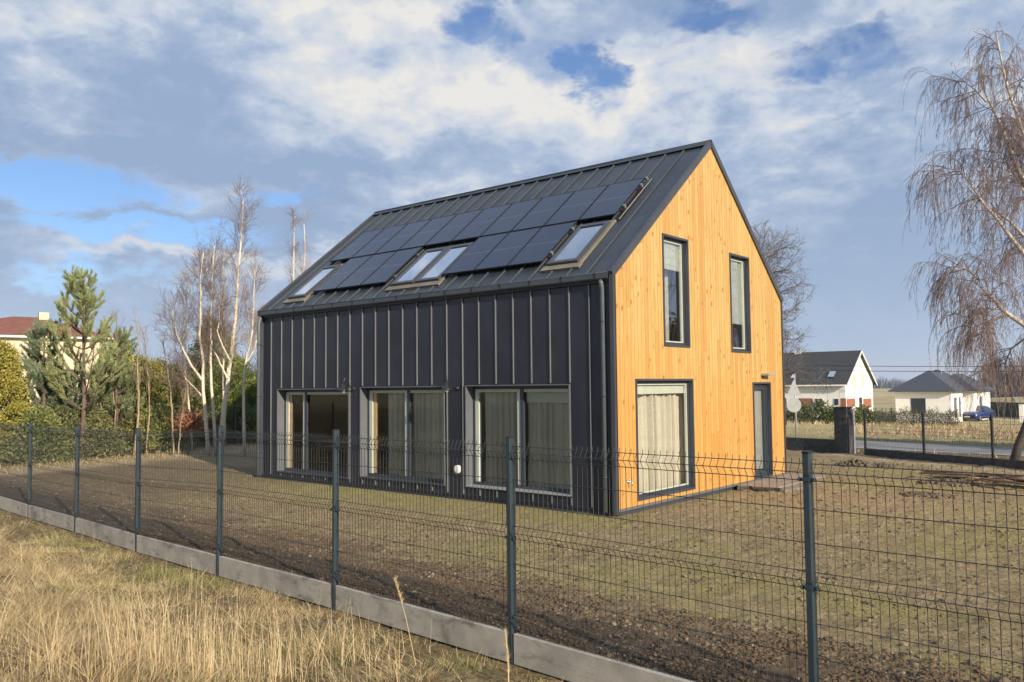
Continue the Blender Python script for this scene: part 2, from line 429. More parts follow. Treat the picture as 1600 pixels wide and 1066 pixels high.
def raw_mesh(name, verts, faces_flat, nper, m, parent=None, tint=None, smooth=False, origin='base'):
    """faces all with nper corners; tint per vertex (n,3)"""
    verts = np.asarray(verts, np.float64).reshape(-1, 3); faces_flat = np.asarray(faces_flat, np.int32).ravel()
    if parent is not None: off = origin_of(parent)
    elif origin == 'base': off = base_origin(verts)
    else: off = np.zeros(3)
    me = bpy.data.meshes.new(name); nf = len(faces_flat)//nper
    me.vertices.add(len(verts)); me.vertices.foreach_set('co', (verts-off).astype(np.float32).ravel())
    me.loops.add(len(faces_flat)); me.loops.foreach_set('vertex_index', faces_flat)
    me.polygons.add(nf); me.polygons.foreach_set('loop_start', np.arange(0, nf*nper, nper, dtype=np.int32))
    if smooth: me.polygons.foreach_set('use_smooth', np.ones(nf, bool))
    me.update(calc_edges=True)
    if tint is not None:
        at_ = me.attributes.new('tint', 'FLOAT_COLOR', 'POINT')
        c = np.ones((len(verts), 4), np.float32); c[:, :3] = tint; at_.data.foreach_set('color', c.ravel())
    o = link_mesh(name, me, m, parent)
    if parent is None: o.location = off
    return o


class MB:
    def __init__(s): s.v = []; s.f = []; s.mi = []; s.uv = {}; s.cur = 0; s.sm = []; s.smooth = False

    def face(s, idx): s.f.append(tuple(idx)); s.mi.append(s.cur); s.sm.append(s.smooth)

    def quad(s, a, b, c, d, uv=False):
        i = len(s.v); s.v += [tuple(a), tuple(b), tuple(c), tuple(d)]; s.face((i, i+1, i+2, i+3))
        if uv: s.uv[len(s.f)-1] = ((0, 0), (1, 0), (1, 1), (0, 1))

    def poly(s, pts):
        i = len(s.v); s.v += [tuple(p) for p in pts]; s.face(range(i, i+len(pts)))

    def box(s, lo, hi, bev=0.0):
        x0, y0, z0 = lo; x1, y1, z1 = hi
        s.obox(((x0+x1)/2, (y0+y1)/2, (z0+z1)/2), (1, 0, 0), (0, 1, 0), (0, 0, 1), (abs(x1-x0)/2, abs(y1-y0)/2, abs(z1-z0)/2))

    def obox(s, c, ax, ay, az, h):
        c = np.array(c, float); A = [np.array(a, float)*k for a, k in zip((ax, ay, az), h)]
        i = len(s.v)
        for sx, sy, sz in ((-1, -1, -1), (1, -1, -1), (1, 1, -1), (-1, 1, -1), (-1, -1, 1), (1, -1, 1), (1, 1, 1), (-1, 1, 1)):
            s.v.append(tuple(c+A[0]*sx+A[1]*sy+A[2]*sz))
        for q in ((0, 3, 2, 1), (4, 5, 6, 7), (0, 1, 5, 4), (1, 2, 6, 5), (2, 3, 7, 6), (3, 0, 4, 7)): s.face([i+k for k in q])

    def prism(s, pts, d):
        """extrude polygon pts by vector d"""
        n = len(pts); i = len(s.v); d = np.array(d, float)
        s.v += [tuple(p) for p in pts]+[tuple(np.array(p, float)+d) for p in pts]
        s.face(range(i+n-1, i-1, -1)); s.face(range(i+n, i+2*n))
        for k in range(n): s.face((i+k, i+(k+1) % n, i+n+(k+1) % n, i+n+k))

    def tube(s, pts, r, sides=8, cap=True):
        pts = [np.array(p, float) for p in pts]; n = len(pts)
        rs = r if isinstance(r, (list, tuple, np.ndarray)) else [r]*n
        base = len(s.v); T = []
        for k in range(n):
            t = pts[min(k+1, n-1)]-pts[max(k-1, 0)]; T.append(t/(np.linalg.norm(t)+1e-9))
        ref = np.array([0, 0, 1.0]) if abs(T[0][2]) < 0.9 else np.array([1.0, 0, 0])
        u = np.cross(T[0], ref); u /= np.linalg.norm(u)
        for k in range(n):
            u = u-T[k]*(u@T[k]); u /= np.linalg.norm(u)+1e-9; w = np.cross(T[k], u)
            for j in range(sides):
                a = 2*pi*j/sides; s.v.append(tuple(pts[k]+(u*cos(a)+w*sin(a))*rs[k]))
        sm = s.smooth; s.smooth = sides > 5 or sm
        for k in range(n-1):
            for j in range(sides):
                a = base+k*sides+j; b = base+k*sides+(j+1) % sides; s.face((a, b, b+sides, a+sides))
        s.smooth = sm
        if cap:
            s.face([base+j for j in range(sides-1, -1, -1)]); s.face([base+(n-1)*sides+j for j in range(sides)])

    def lathe(s, c, axis, prof, sides=20):
        """prof: list of (radius, distance along axis)"""
        c = np.array(c, float); ax = np.array(axis, float); ax /= np.linalg.norm(ax)
        ref = np.array([0, 0, 1.0]) if abs(ax[2]) < 0.9 else np.array([1.0, 0, 0])
        u = np.cross(ax, ref); u /= np.linalg.norm(u); w = np.cross(ax, u); b0 = len(s.v)
        for r, h in prof:
            for j in range(sides):
                a = 2*pi*j/sides; s.v.append(tuple(c+ax*h+(u*cos(a)+w*sin(a))*max(r, 1e-4)))
        sm = s.smooth; s.smooth = True
        for k in range(len(prof)-1):
            for j in range(sides):
                a = b0+k*sides+j; b = b0+k*sides+(j+1) % sides; s.face((a, b, b+sides, a+sides))
        s.smooth = sm
        s.face([b0+j for j in range(sides-1, -1, -1)]); s.face([b0+(len(prof)-1)*sides+j for j in range(sides)])

    def build(s, name, m, parent=None, bevel=0.0, origin=None):
        vs = np.array(s.v, float)
        off = origin_of(parent) if parent is not None else (base_origin(vs) if origin is None else np.array(origin, float))
        me = bpy.data.meshes.new(name); me.from_pydata([tuple(v) for v in (vs-off)], [], s.f)
        o = link_mesh(name, me, m, parent)
        if parent is None: o.location = off
        me.polygons.foreach_set('material_index', s.mi); me.polygons.foreach_set('use_smooth', s.sm)
        if s.uv:
            uvl = me.uv_layers.new(name='UVMap')
            for fi, uvs in s.uv.items():
                ls = me.polygons[fi].loop_start
                for k, q in enumerate(uvs): uvl.data[ls+k].uv = q
        me.update()
        if bevel:
            bm_ = o.modifiers.new('bevel', 'BEVEL'); bm_.width = bevel; bm_.segments = 2; bm_.limit_method = 'ANGLE'
        return o


def kids(o): return [c for c in bpy.data.objects if c.parent == o]


def copy_tree(o, parent=None, kidmap=None):
    c = o.copy(); COL.objects.link(c)
    if parent is not None: c.parent = parent
    for ch in kids(o): copy_tree(ch, c)
    return c

# vectorised tubes / blades ------------------------------------------------


def batch_tubes(P, R, sides=3):
    """P (N,K,3), R (N,K) -> verts, quads"""
    N, K, _ = P.shape
    T = np.empty_like(P); T[:, 1:-1] = P[:, 2:]-P[:, :-2]; T[:, 0] = P[:, 1]-P[:, 0]; T[:, -1] = P[:, -1]-P[:, -2]
    T /= np.linalg.norm(T, axis=2, keepdims=True)+1e-9
    ref = np.zeros_like(T); ref[..., 0] = 0.31; ref[..., 1] = 0.77; ref[..., 2] = 0.2
    U = np.cross(T, ref); U /= np.linalg.norm(U, axis=2, keepdims=True)+1e-9; Wv = np.cross(T, U)
    a = 2*pi*np.arange(sides)/sides
    Vv = P[:, :, None, :]+(U[:, :, None, :]*np.cos(a)[None, None, :, None]+Wv[:, :, None, :]*np.sin(a)[None, None, :, None])*R[:, :, None, None]
    idx = np.arange(N*K*sides).reshape(N, K, sides)
    a0 = idx[:, :-1, :]; b0 = np.roll(idx, -1, axis=2)[:, :-1, :]; c0 = np.roll(idx, -1, axis=2)[:, 1:, :]; d0 = idx[:, 1:, :]
    F = np.stack([a0, b0, c0, d0], -1).reshape(-1, 4)
    return Vv.reshape(-1, 3), F


def join_arrays(parts):
    vs = []; fs = []; o = 0
    for v, f in parts:
        vs.append(v); fs.append(f+o); o += len(v)
    return np.concatenate(vs), np.concatenate(fs)


def grow(rng, P, n, ln, ang, up, tmin=0.15, tmax=1.0, K=5, jit=0.12, shrink=0.6):
    """n side shoots on every parent polyline P (N,K0,3). ln=(lo,hi) length; ang=(lo,hi) degrees off the parent; up = bend towards +z along the shoot"""
    N, K0, _ = P.shape
    t = rng.uniform(tmin, tmax, (N, n)); f = t*(K0-1); i = np.minimum(f.astype(int), K0-2); fr = (f-i)[..., None]
    rows = np.arange(N)[:, None]
    A = P[rows, i]; B = P[rows, i+1]; base = A+(B-A)*fr
    T = B-A; T /= np.linalg.norm(T, axis=2, keepdims=True)+1e-9
    rnd = rng.normal(size=T.shape); rnd -= T*(rnd*T).sum(2, keepdims=True); rnd /= np.linalg.norm(rnd, axis=2, keepdims=True)+1e-9
    th = np.radians(rng.uniform(ang[0], ang[1], (N, n)))[..., None]
    D = T*np.cos(th)+rnd*np.sin(th)
    L = rng.uniform(ln[0], ln[1], (N, n))*(1-shrink*t)
    base = base.reshape(-1, 3); D = D.reshape(-1, 3); L = L.reshape(-1); t = t.reshape(-1)
    out = np.empty((len(base), K, 3)); out[:, 0] = base; cur = base.copy()
    for k in range(1, K):
        D = D+np.array([0, 0, 1.0])*up/(K-1)+rng.normal(size=D.shape)*jit
        D /= np.linalg.norm(D, axis=1, keepdims=True)+1e-9
        cur = cur+D*(L/(K-1))[:, None]; out[:, k] = cur
    return out, L


def resample(pts, K):
    pts = np.array(pts, float); d = np.r_[0, np.cumsum(np.linalg.norm(np.diff(pts, axis=0), axis=1))]
    s = np.linspace(0, d[-1], K); return np.stack([np.interp(s, d, pts[:, k]) for k in range(3)], 1)


def taper(N, K, r0, r1): return np.tile(np.linspace(r0, r1, K), (N, 1))


def blades(rng, base, length, width, az, lean, curl, tint, K=4):
    """grass blades: strip of K levels. lean = start angle off vertical, curl = extra bend"""
    N = len(base); a = lean.copy(); cur = base.copy(); P = [cur.copy()]
    h = np.stack([np.cos(az), np.sin(az)], 1)
    for k in range(K-1):
        st = length/(K-1); cur = cur+np.c_[h*(np.sin(a)*st)[:, None], np.cos(a)*st]; P.append(cur.copy()); a = a+curl/(K-1)
    P = np.stack(P, 1)
    fa = rng.uniform(0, 2*pi, N); side = np.stack([np.cos(fa), np.sin(fa), np.zeros(N)], 1)
    w = np.linspace(1, 0.15, K)[None, :]*width[:, None]*0.5
    L_ = P-side[:, None, :]*w[:, :, None]; R_ = P+side[:, None, :]*w[:, :, None]
    Vv = np.stack([L_, R_], 2).reshape(-1, 3)
    idx = np.arange(N*K*2).reshape(N, K, 2)
    F = np.stack([idx[:, :-1, 0], idx[:, :-1, 1], idx[:, 1:, 1], idx[:, 1:, 0]], -1).reshape(-1, 4)
    return Vv, F, np.repeat(tint, K*2, axis=0)


def vnoise(x, y, s, seed=0):
    """cheap smooth value noise on arrays"""
    r = np.random.default_rng(seed); G = r.random((64, 64))
    X = np.asarray(x)*s; Y = np.asarray(y)*s; xi = np.floor(X).astype(int); yi = np.floor(Y).astype(int)
    fx = X-xi; fy = Y-yi; fx = fx*fx*(3-2*fx); fy = fy*fy*(3-2*fy)
    g = lambda a, b: G[a % 64, b % 64]
    return (g(xi, yi)*(1-fx)+g(xi+1, yi)*fx)*(1-fy)+(g(xi, yi+1)*(1-fx)+g(xi+1, yi+1)*fx)*fy


def fbm(x, y, s, seed=0, o=4):
    v = 0; a = 0.5; tot = 0
    for k in range(o): v = v+a*vnoise(x, y, s*2**k, seed+k); tot += a; a *= 0.5
    return v/tot


def ray_plane(px, py, n, d0):
    v = cf+cr*(px-800)/FPX-cu*(py-533)/FPX; n = np.array(n, float)
    return CAMP+v*(d0-n@CAMP)/(n@v)


def gp(px, py):
    """where the line of sight through a spot of the photograph meets the ground"""
    v = cf+cr*(px-800)/FPX-cu*(py-533)/FPX; v = v/hypot(v[0], v[1]); t = 1.0
    while t < 4000:
        p = CAMP+v*t
        if p[2] < zground(p[0], p[1], False): break
        t += max(.02, t*.002)
    return CAMP+v*t

# ------------------------------------------------------------------ fence line & terrain
FQ = (-9.0331, -5.8906, -0.077166)
FD = np.array([cos(FQ[2]), sin(FQ[2])]); FN = np.array([-FD[1], FD[0]])   # FN points into the yard
def fpos(k): return np.array([FQ[0], FQ[1]])+FD*2.5*k
POST_TOP = [1.57, 1.59, 1.606, 1.617, 1.642, 1.736, 1.765, 1.783, 1.783, 1.80]   # posts k=-2..7
SLAB_TOP = [0.09, 0.10, 0.10, 0.125, 0.135, 0.17, 0.215, 0.232, 0.24, 0.24]


def smooth(x, a, b):
    t = np.clip((np.asarray(x, float)-a)/(b-a), 0, 1); return t*t*(3-2*t)


def fence_uv(x, y):
    u = (x-FQ[0])*FD[0]+(y-FQ[1])*FD[1]; v = (x-FQ[0])*FN[0]+(y-FQ[1])*FN[1]; return u, v


def zground(x, y, detail=True):
    x = np.asarray(x, float); y = np.asarray(y, float)
    u, v = fence_uv(x, y)
    st = np.interp(u, 2.5*np.arange(-2, 8), SLAB_TOP)
    inn = v > 0.06
    zi = (st-0.06)*(1-smooth(v, 0.2, 3.0))                       # yard side, up against the slab
    zo = st-0.25+0.03*smooth(-v, .1, .5)+0.10*np.clip(-v-0.4, 0, 9)*smooth(-v, 0.3, 2.5)  # bank rising to the photographer
    z = np.where(inn, zi, zo)
    # land beyond the road falls gently away
    far = smooth(y+0.15*x, 23, 85)*-2.4
    z = z+far
    left = smooth(-x, 24, 60)*-1.0; z = z+left
    z = z+np.where(inn, 0, (fbm(x, y, 1.1, 61)-.5)*.30*smooth(-v, .4, 1.6)*(1-smooth(-v, 12, 20)))
    if detail:
        inyard = (v > 0) & (y < 16)
        house = (x > -10.9) & (x < 0.3) & (y > -0.2) & (y < 7.8)
        edge = np.clip(np.maximum(np.maximum(x-0.05, -10.7-x), np.maximum(-0.05-y, y-7.6)), 0, 1)   # distance from the house
        amp = smooth(edge, 0.0, 0.5)
        d1 = (fbm(x, y, 0.9, 3)-0.5)*0.10; d2 = (fbm(x, y, 5.0, 9)-0.5)*0.055
        d3 = (fbm(x, y, 8.0, 19, 2)-0.5)*0.055*np.where(v > 0, 1, .4); d1 = np.where(v > 0, d1, d1*smooth(-v, .3, 1.0)); d2 = np.where(v > 0, d2, d2*smooth(-v, .1, .6))
        rw = y+0.15*x; road = smooth(rw, 15.6, 16.3)*(1-smooth(rw, 20.5, 22.0))
        z = z+(d1+d2*1.2+d3)*amp*(1-road)*np.where(v > 0, 0.8, 1.3)
        # berm of spoil at the back left by the corner of the house
        z = z+0.35*np.exp(-(((x+24.0)/3.0)**2+((y-6.5)/2.5)**2))
        z = z-0.05*house
    return z


def axis_lines(fine_lo, fine_hi, step, lo, hi):
    a = list(np.arange(fine_lo, fine_hi+1e-6, step)); s = step; x = fine_hi
    while x < hi: s *= 1.16; x += s; a.append(x)
    s = step; x = fine_lo; b = []
    while x > lo: s *= 1.16; x -= s; b.append(x)
    return np.array(b[::-1]+a)


gx = axis_lines(-13, 10, 0.055, -5000, 5000); gy = axis_lines(-12, 8.5, 0.055, -900, 6000)
GX, GY = np.meshgrid(gx, gy, indexing='ij'); GZ = zground(GX, GY)
GZ = np.where((np.abs(GX) > 200) | (np.abs(GY) > 200), GZ, GZ)
nxg, nyg = GX.shape
gv = np.stack([GX, GY, GZ], -1).reshape(-1, 3); gi = np.arange(nxg*nyg).reshape(nxg, nyg)
gf = np.stack([gi[:-1, :-1], gi[1:, :-1], gi[1:, 1:], gi[:-1, 1:]], -1).reshape(-1, 4)
ground = raw_mesh('ground', gv, gf, 4, 'ground', smooth=True, origin=None); tag(ground, kind='structure')
x = gv[:, 0]; y = gv[:, 1]; u, v = fence_uv(x, y)
w1 = fbm(x, y, 0.6, 31); w2 = fbm(x, y, 2.0, 41)
dark = ((1-smooth(v+(w1-0.5)*1.4, 0.9, 2.3))*(v > 0)*1.0)
dark = np.maximum(dark, smooth(-x+(w1-.5)*3, 7.5, 10.5)*(v > 0)*(y < 1.2)*0.62*(1-smooth(-x, 16, 18)))
dark = np.maximum(dark, smooth(y-0.15*x+(w2-.5), 12.2, 13.2)*(1-smooth(y, 13.6, 14.4))*0.35)
tan_ = np.exp(-(((x-2.6)/2.4)**2+((y-3.6)/2.6)**2)**1.5)+0.8*smooth(x, -13, -11)*(1-smooth(x, 0.3, 1.2))*np.exp(-((y+2.45)/0.35)**2)*0.6
tan_ = np.clip(tan_, 0, 1)
green = smooth(y+(w1-.5)*1.0, -1.9, -0.8)*(y < 0.3)*(x < 0.8)*(x > -12)*0.8
green = np.maximum(green, (smooth(w1, 0.46, 0.62))*(v > 2)*(y < 11)*(x > -6)*0.6)
straw = (v <= 0.0)*0.85*(1-smooth(-v, 40, 60))
rwv = y+0.15*x; ff2 = (x+0.83)*0.425+(y-14.6)*0.905
straw = np.maximum(straw, smooth(ff2, 0.0, 0.3)*(rwv < 22)*(x > -14)*0.75); green_v = smooth(rwv, 19.8, 20.2)*(1-smooth(rwv, 22.5, 23.5))
# pale grass strip along the trees
dl = x+17.8+0.24*y
strip = np.exp(-((dl+0.45+(w2-.5)*0.5)/1.25)**4)*(y > -12)*(y < 12)
sand = np.clip(strip*0.95, 0, 1)
ds = (x+0.8)*0.425+(y-14.25)*0.905
sand = np.maximum(sand, np.exp(-((ds+0.45+(w2-.5)*0.3)/0.3)**2)*(x > -3)*(x < 8)*0.85)
straw = np.maximum(straw, strip*0.9)
straw = np.maximum(straw, smooth(-dl, 1.0, 1.8)*(x > -60)*0.6)
far = smooth(y+0.16*x, 21.2, 22.4); far = np.maximum(far, smooth(-x, 60, 75)); green = np.maximum(green*(rwv < 18), green_v); straw = straw*(1-green_v)
dark = np.where(far > 0.5, 0, dark)
for nm, ch in (('zone', (dark, tan_, green)), ('zone2', (straw, sand, far))):
    a_ = ground.data.attributes.new(nm, 'FLOAT_COLOR', 'POINT'); c_ = np.ones((len(x), 4), np.float32)
    for k in range(3): c_[:, k] = ch[k]
    a_.data.foreach_set('color', c_.ravel())
del gv, gf, GX, GY, GZ
# ------------------------------------------------------------------ THE HOUSE
HL, YR, ZR, YB, ZB, ZE = 10.62, 3.85, 7.26, 7.45, 4.20, 4.13     # length, ridge, back eave, front eave
house = empty('timber_house', (-5.3, 3.7, 0), 'modern house with black standing seam long wall and roof and an orange timber gable', 'house')
YW = 0.10        # face of the metal wall


def wall_cells(mb, to3, breaks_u, top, holes, n, depth, zlo=0.0):
    """front face of a wall with openings. to3(u,z,d) -> point, d = depth into the wall"""
    us = sorted(set([round(b, 4) for b in breaks_u]+[round(h[0], 4) for h in holes]+[round(h[1], 4) for h in holes]))
    for a, b in zip(us[:-1], us[1:]):
        hs = sorted([h for h in holes if h[0] < (a+b)/2 < h[1]], key=lambda h: h[2])
        z = zlo
        for h in hs:
            mb.quad(to3(a, z, 0), to3(b, z, 0), to3(b, h[2], 0), to3(a, h[2], 0)); z = h[3]
        mb.quad(to3(a, z, 0), to3(b, z, 0), to3(b, top(b), 0), to3(a, top(a), 0))


def back_of(mb, to3, breaks_u, top, holes, depth):
    m2 = MB(); wall_cells(m2, lambda u, z, d: to3(u, z, depth), breaks_u, top, holes, None, 0)
    for f in m2.f: mb.poly([m2.v[i] for i in f][::-1])


win = [(-9.94, -7.19, 0.165, 2.17), (-6.77, -4.16, 0.22, 2.20), (-3.54, -1.01, 0.245, 2.21)]
toL = lambda u, z, d: (u, YW+d, z)
mb = MB(); wall_cells(mb, toL, [-HL, 0.0], lambda u: 4.16, win, None, 0); back_of(mb, toL, [-HL+.3, -0.35], lambda u: 4.1, win, 0.34)
# standing seams: one fold every 44 cm, cut at the openings
k = 0
while True:
    xs_ = -0.55-0.4405*k; k += 1
    if xs_ < -HL+0.1: break
    segs = [(0.07, 4.04)]
    for (a, b, z0, z1) in win:
        if a-0.02 < xs_ < b+0.02: segs = [(0.07, z0-0.045), (z1+0.04, 4.04)]
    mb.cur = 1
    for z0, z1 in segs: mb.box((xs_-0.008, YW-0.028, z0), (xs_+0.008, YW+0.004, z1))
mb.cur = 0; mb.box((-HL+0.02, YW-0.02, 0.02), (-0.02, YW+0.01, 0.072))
mb.build('metal_wall', ['seam_metal', 'seam_fold_lit'], house)
# sub-surface: plinth below the metal wall
mb = MB(); mb.box((-HL+0.04, YW+0.012, -0.25), (-0.04, YW+0.12, 0.03)); mb.box((-0.10, YW+0.13, -0.25), (-0.045, YB-0.05, 0.03)); mb.build('plinth', 'trim_metal', house)

gw = [(1.80, 2.745, 2.96, 5.035), (4.69, 5.605, 2.92, 5.0), (0.75, 2.83, 0.185, 2.275), (5.73, 6.635, 0.11, 2.20)]
XG = -0.02
toG = lambda u, z, d: (XG-d, u, z)
topg = lambda u: (ZE+(ZR-ZE)*u/YR if u <= YR else ZR+(ZB-ZR)*(u-YR)/(YB-YR))-0.01
mb = MB(); wall_cells(mb, toG, [0.03, YR, YB-0.02], topg, gw, None, 0, 0.06); g_ = mb.build('gable_cladding', 'wood', house)
mb = MB(); back_of(mb, toG, [0.35, YR, YB-.35], lambda u: topg(u)-0.3, gw, 0.34)
mb.build('gable_lining', 'interior', house)
# rear walls (unseen from the photograph, but they close the house)
mb = MB()
mb.quad((-HL+.01, YW, 0), (-HL+.01, YB-.03, 0), (-HL+.01, YB-.03, ZB-.02), (-HL+.01, YW, ZE)); mb.poly([(-HL+.01, YW, ZE), (-HL+.01, YB-.03, ZB-.02), (-HL+.01, YR, ZR-.02)])
mb.build('far_gable', 'seam_metal', house)
mb = MB(); mb.quad((-HL, YB-.03, 0), (-0.03, YB-.03, 0), (-0.03, YB-.03, ZB-.02), (-HL, YB-.03, ZB-.02)); mb.build('back_wall', 'seam_metal', house)
# inside of the rooms
mb = MB(); mb.box((-HL+.3, YW+.34, 0.08), (-0.36, YB-.3, 0.12)); mb.build('room_floor', 'interior_floor', house)
mb = MB(); mb.box((-HL+.3, 3.9, 0.125), (-3.2, 4.0, 2.75)); mb.box((-3.85, YW+.6, .125), (-3.75, 3.89, 2.75)); mb.box((-3.09, 3.9, .125), (-.37, 4.0, 2.75)); mb.box((-3.3, 2.6, 2.9), (-3.1, 5.2, 5.9)); mb.box((-3.3, .6, 2.9), (-3.1, 2.599, 4.3)); mb.box((-3.3, 5.201, 2.9), (-3.1, 7.0, 4.2))
mb.build('room_partition', 'interior', house)
mb = MB(); mb.box((-HL+.3, YW+.34, 2.755), (-0.36, YB-.3, 2.88)); mb.build('room_ceiling', 'interior', house)

# roof ----------------------------------------------------------------
ang = atan2(ZR-4.15, YR); ca, sa = cos(ang), sin(ang)
angb = atan2(ZR-ZB, YB-YR)


def rf(x, s, h):   # point on the front slope: s metres up from the eave, h proud of it
    return (x, s*ca-h*sa, 4.15+s*sa+h*ca)


def rb(x, s, h):
    return (x, YB+0.02-s*cos(angb)+h*sin(angb), ZB+0.02+s*sin(angb)+h*cos(angb))


SL = YR/ca; SLB = (YB-YR)/cos(angb)+0.02
sky_l = [(-9.80, -9.11, 0.38, 1.85), (-5.98, -4.49, 0.38, 1.88), (-1.64, -0.93, 0.42, 1.88)]
xa, xb = -HL-0.035, 0.012
mb = MB()
mb.prism([rf(xa, -0.02, 0), rf(xb, -0.02, 0), rf(xb, -0.02, -0.07), rf(xa, -0.02, -0.07)], np.array(rf(0, SL, 0))-np.array(rf(0, 0, 0)))
k = 0
while True:
    xs_ = -0.55-0.4405*k; k += 1
    if xs_ < -HL+0.1: break
    segs = [(0.0, SL-0.10)]
    for a, b, s0, s1 in sky_l:
        if a-0.08 < xs_ < b+0.08: segs = [(0.0, s0-0.16), (s1+0.15, SL-0.1)]
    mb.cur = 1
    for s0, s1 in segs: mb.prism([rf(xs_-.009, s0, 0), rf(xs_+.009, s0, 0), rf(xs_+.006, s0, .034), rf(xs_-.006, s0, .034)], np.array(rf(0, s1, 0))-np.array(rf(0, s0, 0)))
mb.build('roof_front_slope', ['roof_metal', 'roof_fold_lit'], house)
mb = MB()
mb.prism([rb(xa, -0.02, 0), rb(xb, -0.02, 0), rb(xb, -0.02, -0.07), rb(xa, -0.02, -0.07)][::-1], np.array(rb(0, SLB-.03, 0))-np.array(rb(0, 0, 0)))
mb.build('roof_back_slope', 'roof_metal', house)
mb = MB()     # ridge cap
for s in (1, -1):
    f_ = rf if s == 1 else rb; L_ = SL if s == 1 else SLB
    mb.prism([f_(xa-.004, L_-0.14, 0.042), f_(xb+.004, L_-0.14, 0.042), f_(xb+.004, L_-0.14, 0.036), f_(xa-.004, L_-0.14, 0.036)], np.array(f_(0, L_+.02, 0))-np.array(f_(0, L_-0.14, 0)))
mb.tube([rf(xa, SL+.005, .035), rf(xb, SL+.005, .035)], 0.024, 8)
mb.build('ridge_cap', 'roof_metal', house)
# verge trims and corner fins around both gables
mb = MB()
for x0, x1 in ((-0.055, 0.022), (-HL-0.045, -HL+0.02)):
    mb = MB()
    mb.prism([rf(x0, -0.03, .045), rf(x1, -0.03, .045), rf(x1, -0.03, -.075), rf(x0, -0.03, -.075)], np.array(rf(0, SL+.02, 0))-np.array(rf(0, 0, 0)))
    mb.prism([rb(x0, -0.03, .04), rb(x1, -0.03, .04), rb(x1, -0.03, -.075), rb(x0, -0.03, -.075)], np.array(rb(0, SLB, 0))-np.array(rb(0, 0, 0)))
    mb.build('verge_trim', 'trim_metal', house)
for lo_, hi_ in (((-0.062, -0.012, 0.0), (0.016, 0.045, 4.13)), ((-0.06, YB-0.03, 0.0), (0.012, YB+.012, ZB)), ((-HL-0.03, 0.0, 0), (-HL+0.02, 0.125, 4.12)), ((-HL-.03, YB-.03, 0), (-HL+.02, YB+.01, ZB))):
    mb = MB(); mb.box(lo_, hi_); mb.build('corner_trim', 'trim_metal', house)
mb = MB(); mb.box((-0.06, 0.047, 0.035), (0.03, YB-0.035, 0.075)); mb.build('base_flashing', 'reveal_metal', house)
mb = MB(); mb.box((-0.10, -0.02, 3.86), (-HL+0.03+HL-HL, YW-0.004, 4.10)) if False else mb.box((-HL+0.03, 0.03, 3.99), (-0.07, YW-0.003, 4.10)); mb.build('eave_soffit', 'black_plastic', house)
# box gutter with brackets
mb = MB()
mb.prism([(-HL-0.03, -0.045, 4.155), (-HL-0.03, -0.05, 4.06), (-HL-0.03, -0.02, 4.035), (-HL-.03, 0.045, 4.035), (-HL-.03, 0.045, 4.10), (-HL-.03, 0.035, 4.10), (-HL-.03, 0.035, 4.047), (-HL-.03, -0.016, 4.047), (-HL-.03, -.037, 4.066), (-HL-.03, -.034, 4.155)], (HL-0.04, 0, 0))
mb.tube([(-HL-.03, -0.043, 4.157), (-0.07, -0.043, 4.157)], 0.011, 8)
gut = mb.build('gutter', 'gutter_metal', house)
for k in range(15): mb = MB(); mb.box((-0.35-k*0.73, -0.056, 4.05), (-0.325-k*0.73, -0.046, 4.165)); mb.build('bracket', 'black_plastic', gut)


def downpipe(x, y, m='pipe_metal'):
    mb = MB(); mb.tube([(x, -0.0, 4.04), (x, -0.0, 3.98), (x, y, 3.86), (x, y, 0.02)], 0.043, 14)
    p = mb.build('downpipe', m, house)
    for z in (0.6, 2.0, 3.3): mb = MB(); mb.lathe((x, y, z), (0, 0, 1), [(.049, 0), (.049, .03)], 14); mb.box((x-.01, y, z), (x+.01, YW, z+.03)); mb.build('bracket', 'trim_metal', p)


downpipe(-0.235, 0.035); downpipe(-HL+0.03, -0.045)
mb = MB(); mb.box((-.19, .05, .03), (-.08, .10, 4.0)); mb.build('recess_shade_strip', 'black_plastic', house)  # black strip stands in for the shaded gap between downpipe and corner trim

# big glazed doors in the metal wall ------------------------------------------


def frame_box(mb, a, b, z0, z1, w, y0, y1, ax='x', xg=0):
    for lo, hi in (((a, z0), (b, z0+w)), ((a, z1-w), (b, z1)), ((a, z0+w), (a+w, z1-w)), ((b-w, z0+w), (b, z1-w))):
        if ax == 'x': mb.box((lo[0], y0, lo[1]), (hi[0], y1, hi[1]))
        else: mb.box((y0, lo[0], lo[1]), (y1, hi[0], hi[1]))


def curtain(parent, u0, u1, z0, z1, d, ax='x', folds=9.0, amp=0.035, seed=0):
    rng = np.random.default_rng(seed); n = int((u1-u0)/0.012); us = np.linspace(u0, u1, n)
    ph = np.cumsum(0.5+1.1*vnoise(us*7, us*0, 1.0, seed+3))*0.012*folds*2*pi
    off = (np.sin(ph)+.3*np.sin(2.3*ph+1))*amp*(0.5+0.8*vnoise(us, us*0, 4.0, seed)); rows = []
    for z in (z0, (z0+z1)/2, z1):
        o_ = off*(1.0 if z < z1 else 0.8)+0.01*np.sin(us*9+z)
        if ax == 'x': rows.append(np.stack([us, d+o_, us*0+z], 1))
        else: rows.append(np.stack([d-o_, us, us*0+z], 1))
    P = np.stack(rows, 0); idx = np.arange(3*n).reshape(3, n)
    F = np.stack([idx[:-1, :-1], idx[:-1, 1:], idx[1:, 1:], idx[1:, :-1]], -1).reshape(-1, 4)
    return raw_mesh('curtain', P.reshape(-1, 3), F, 4, 'curtain', parent, smooth=True)


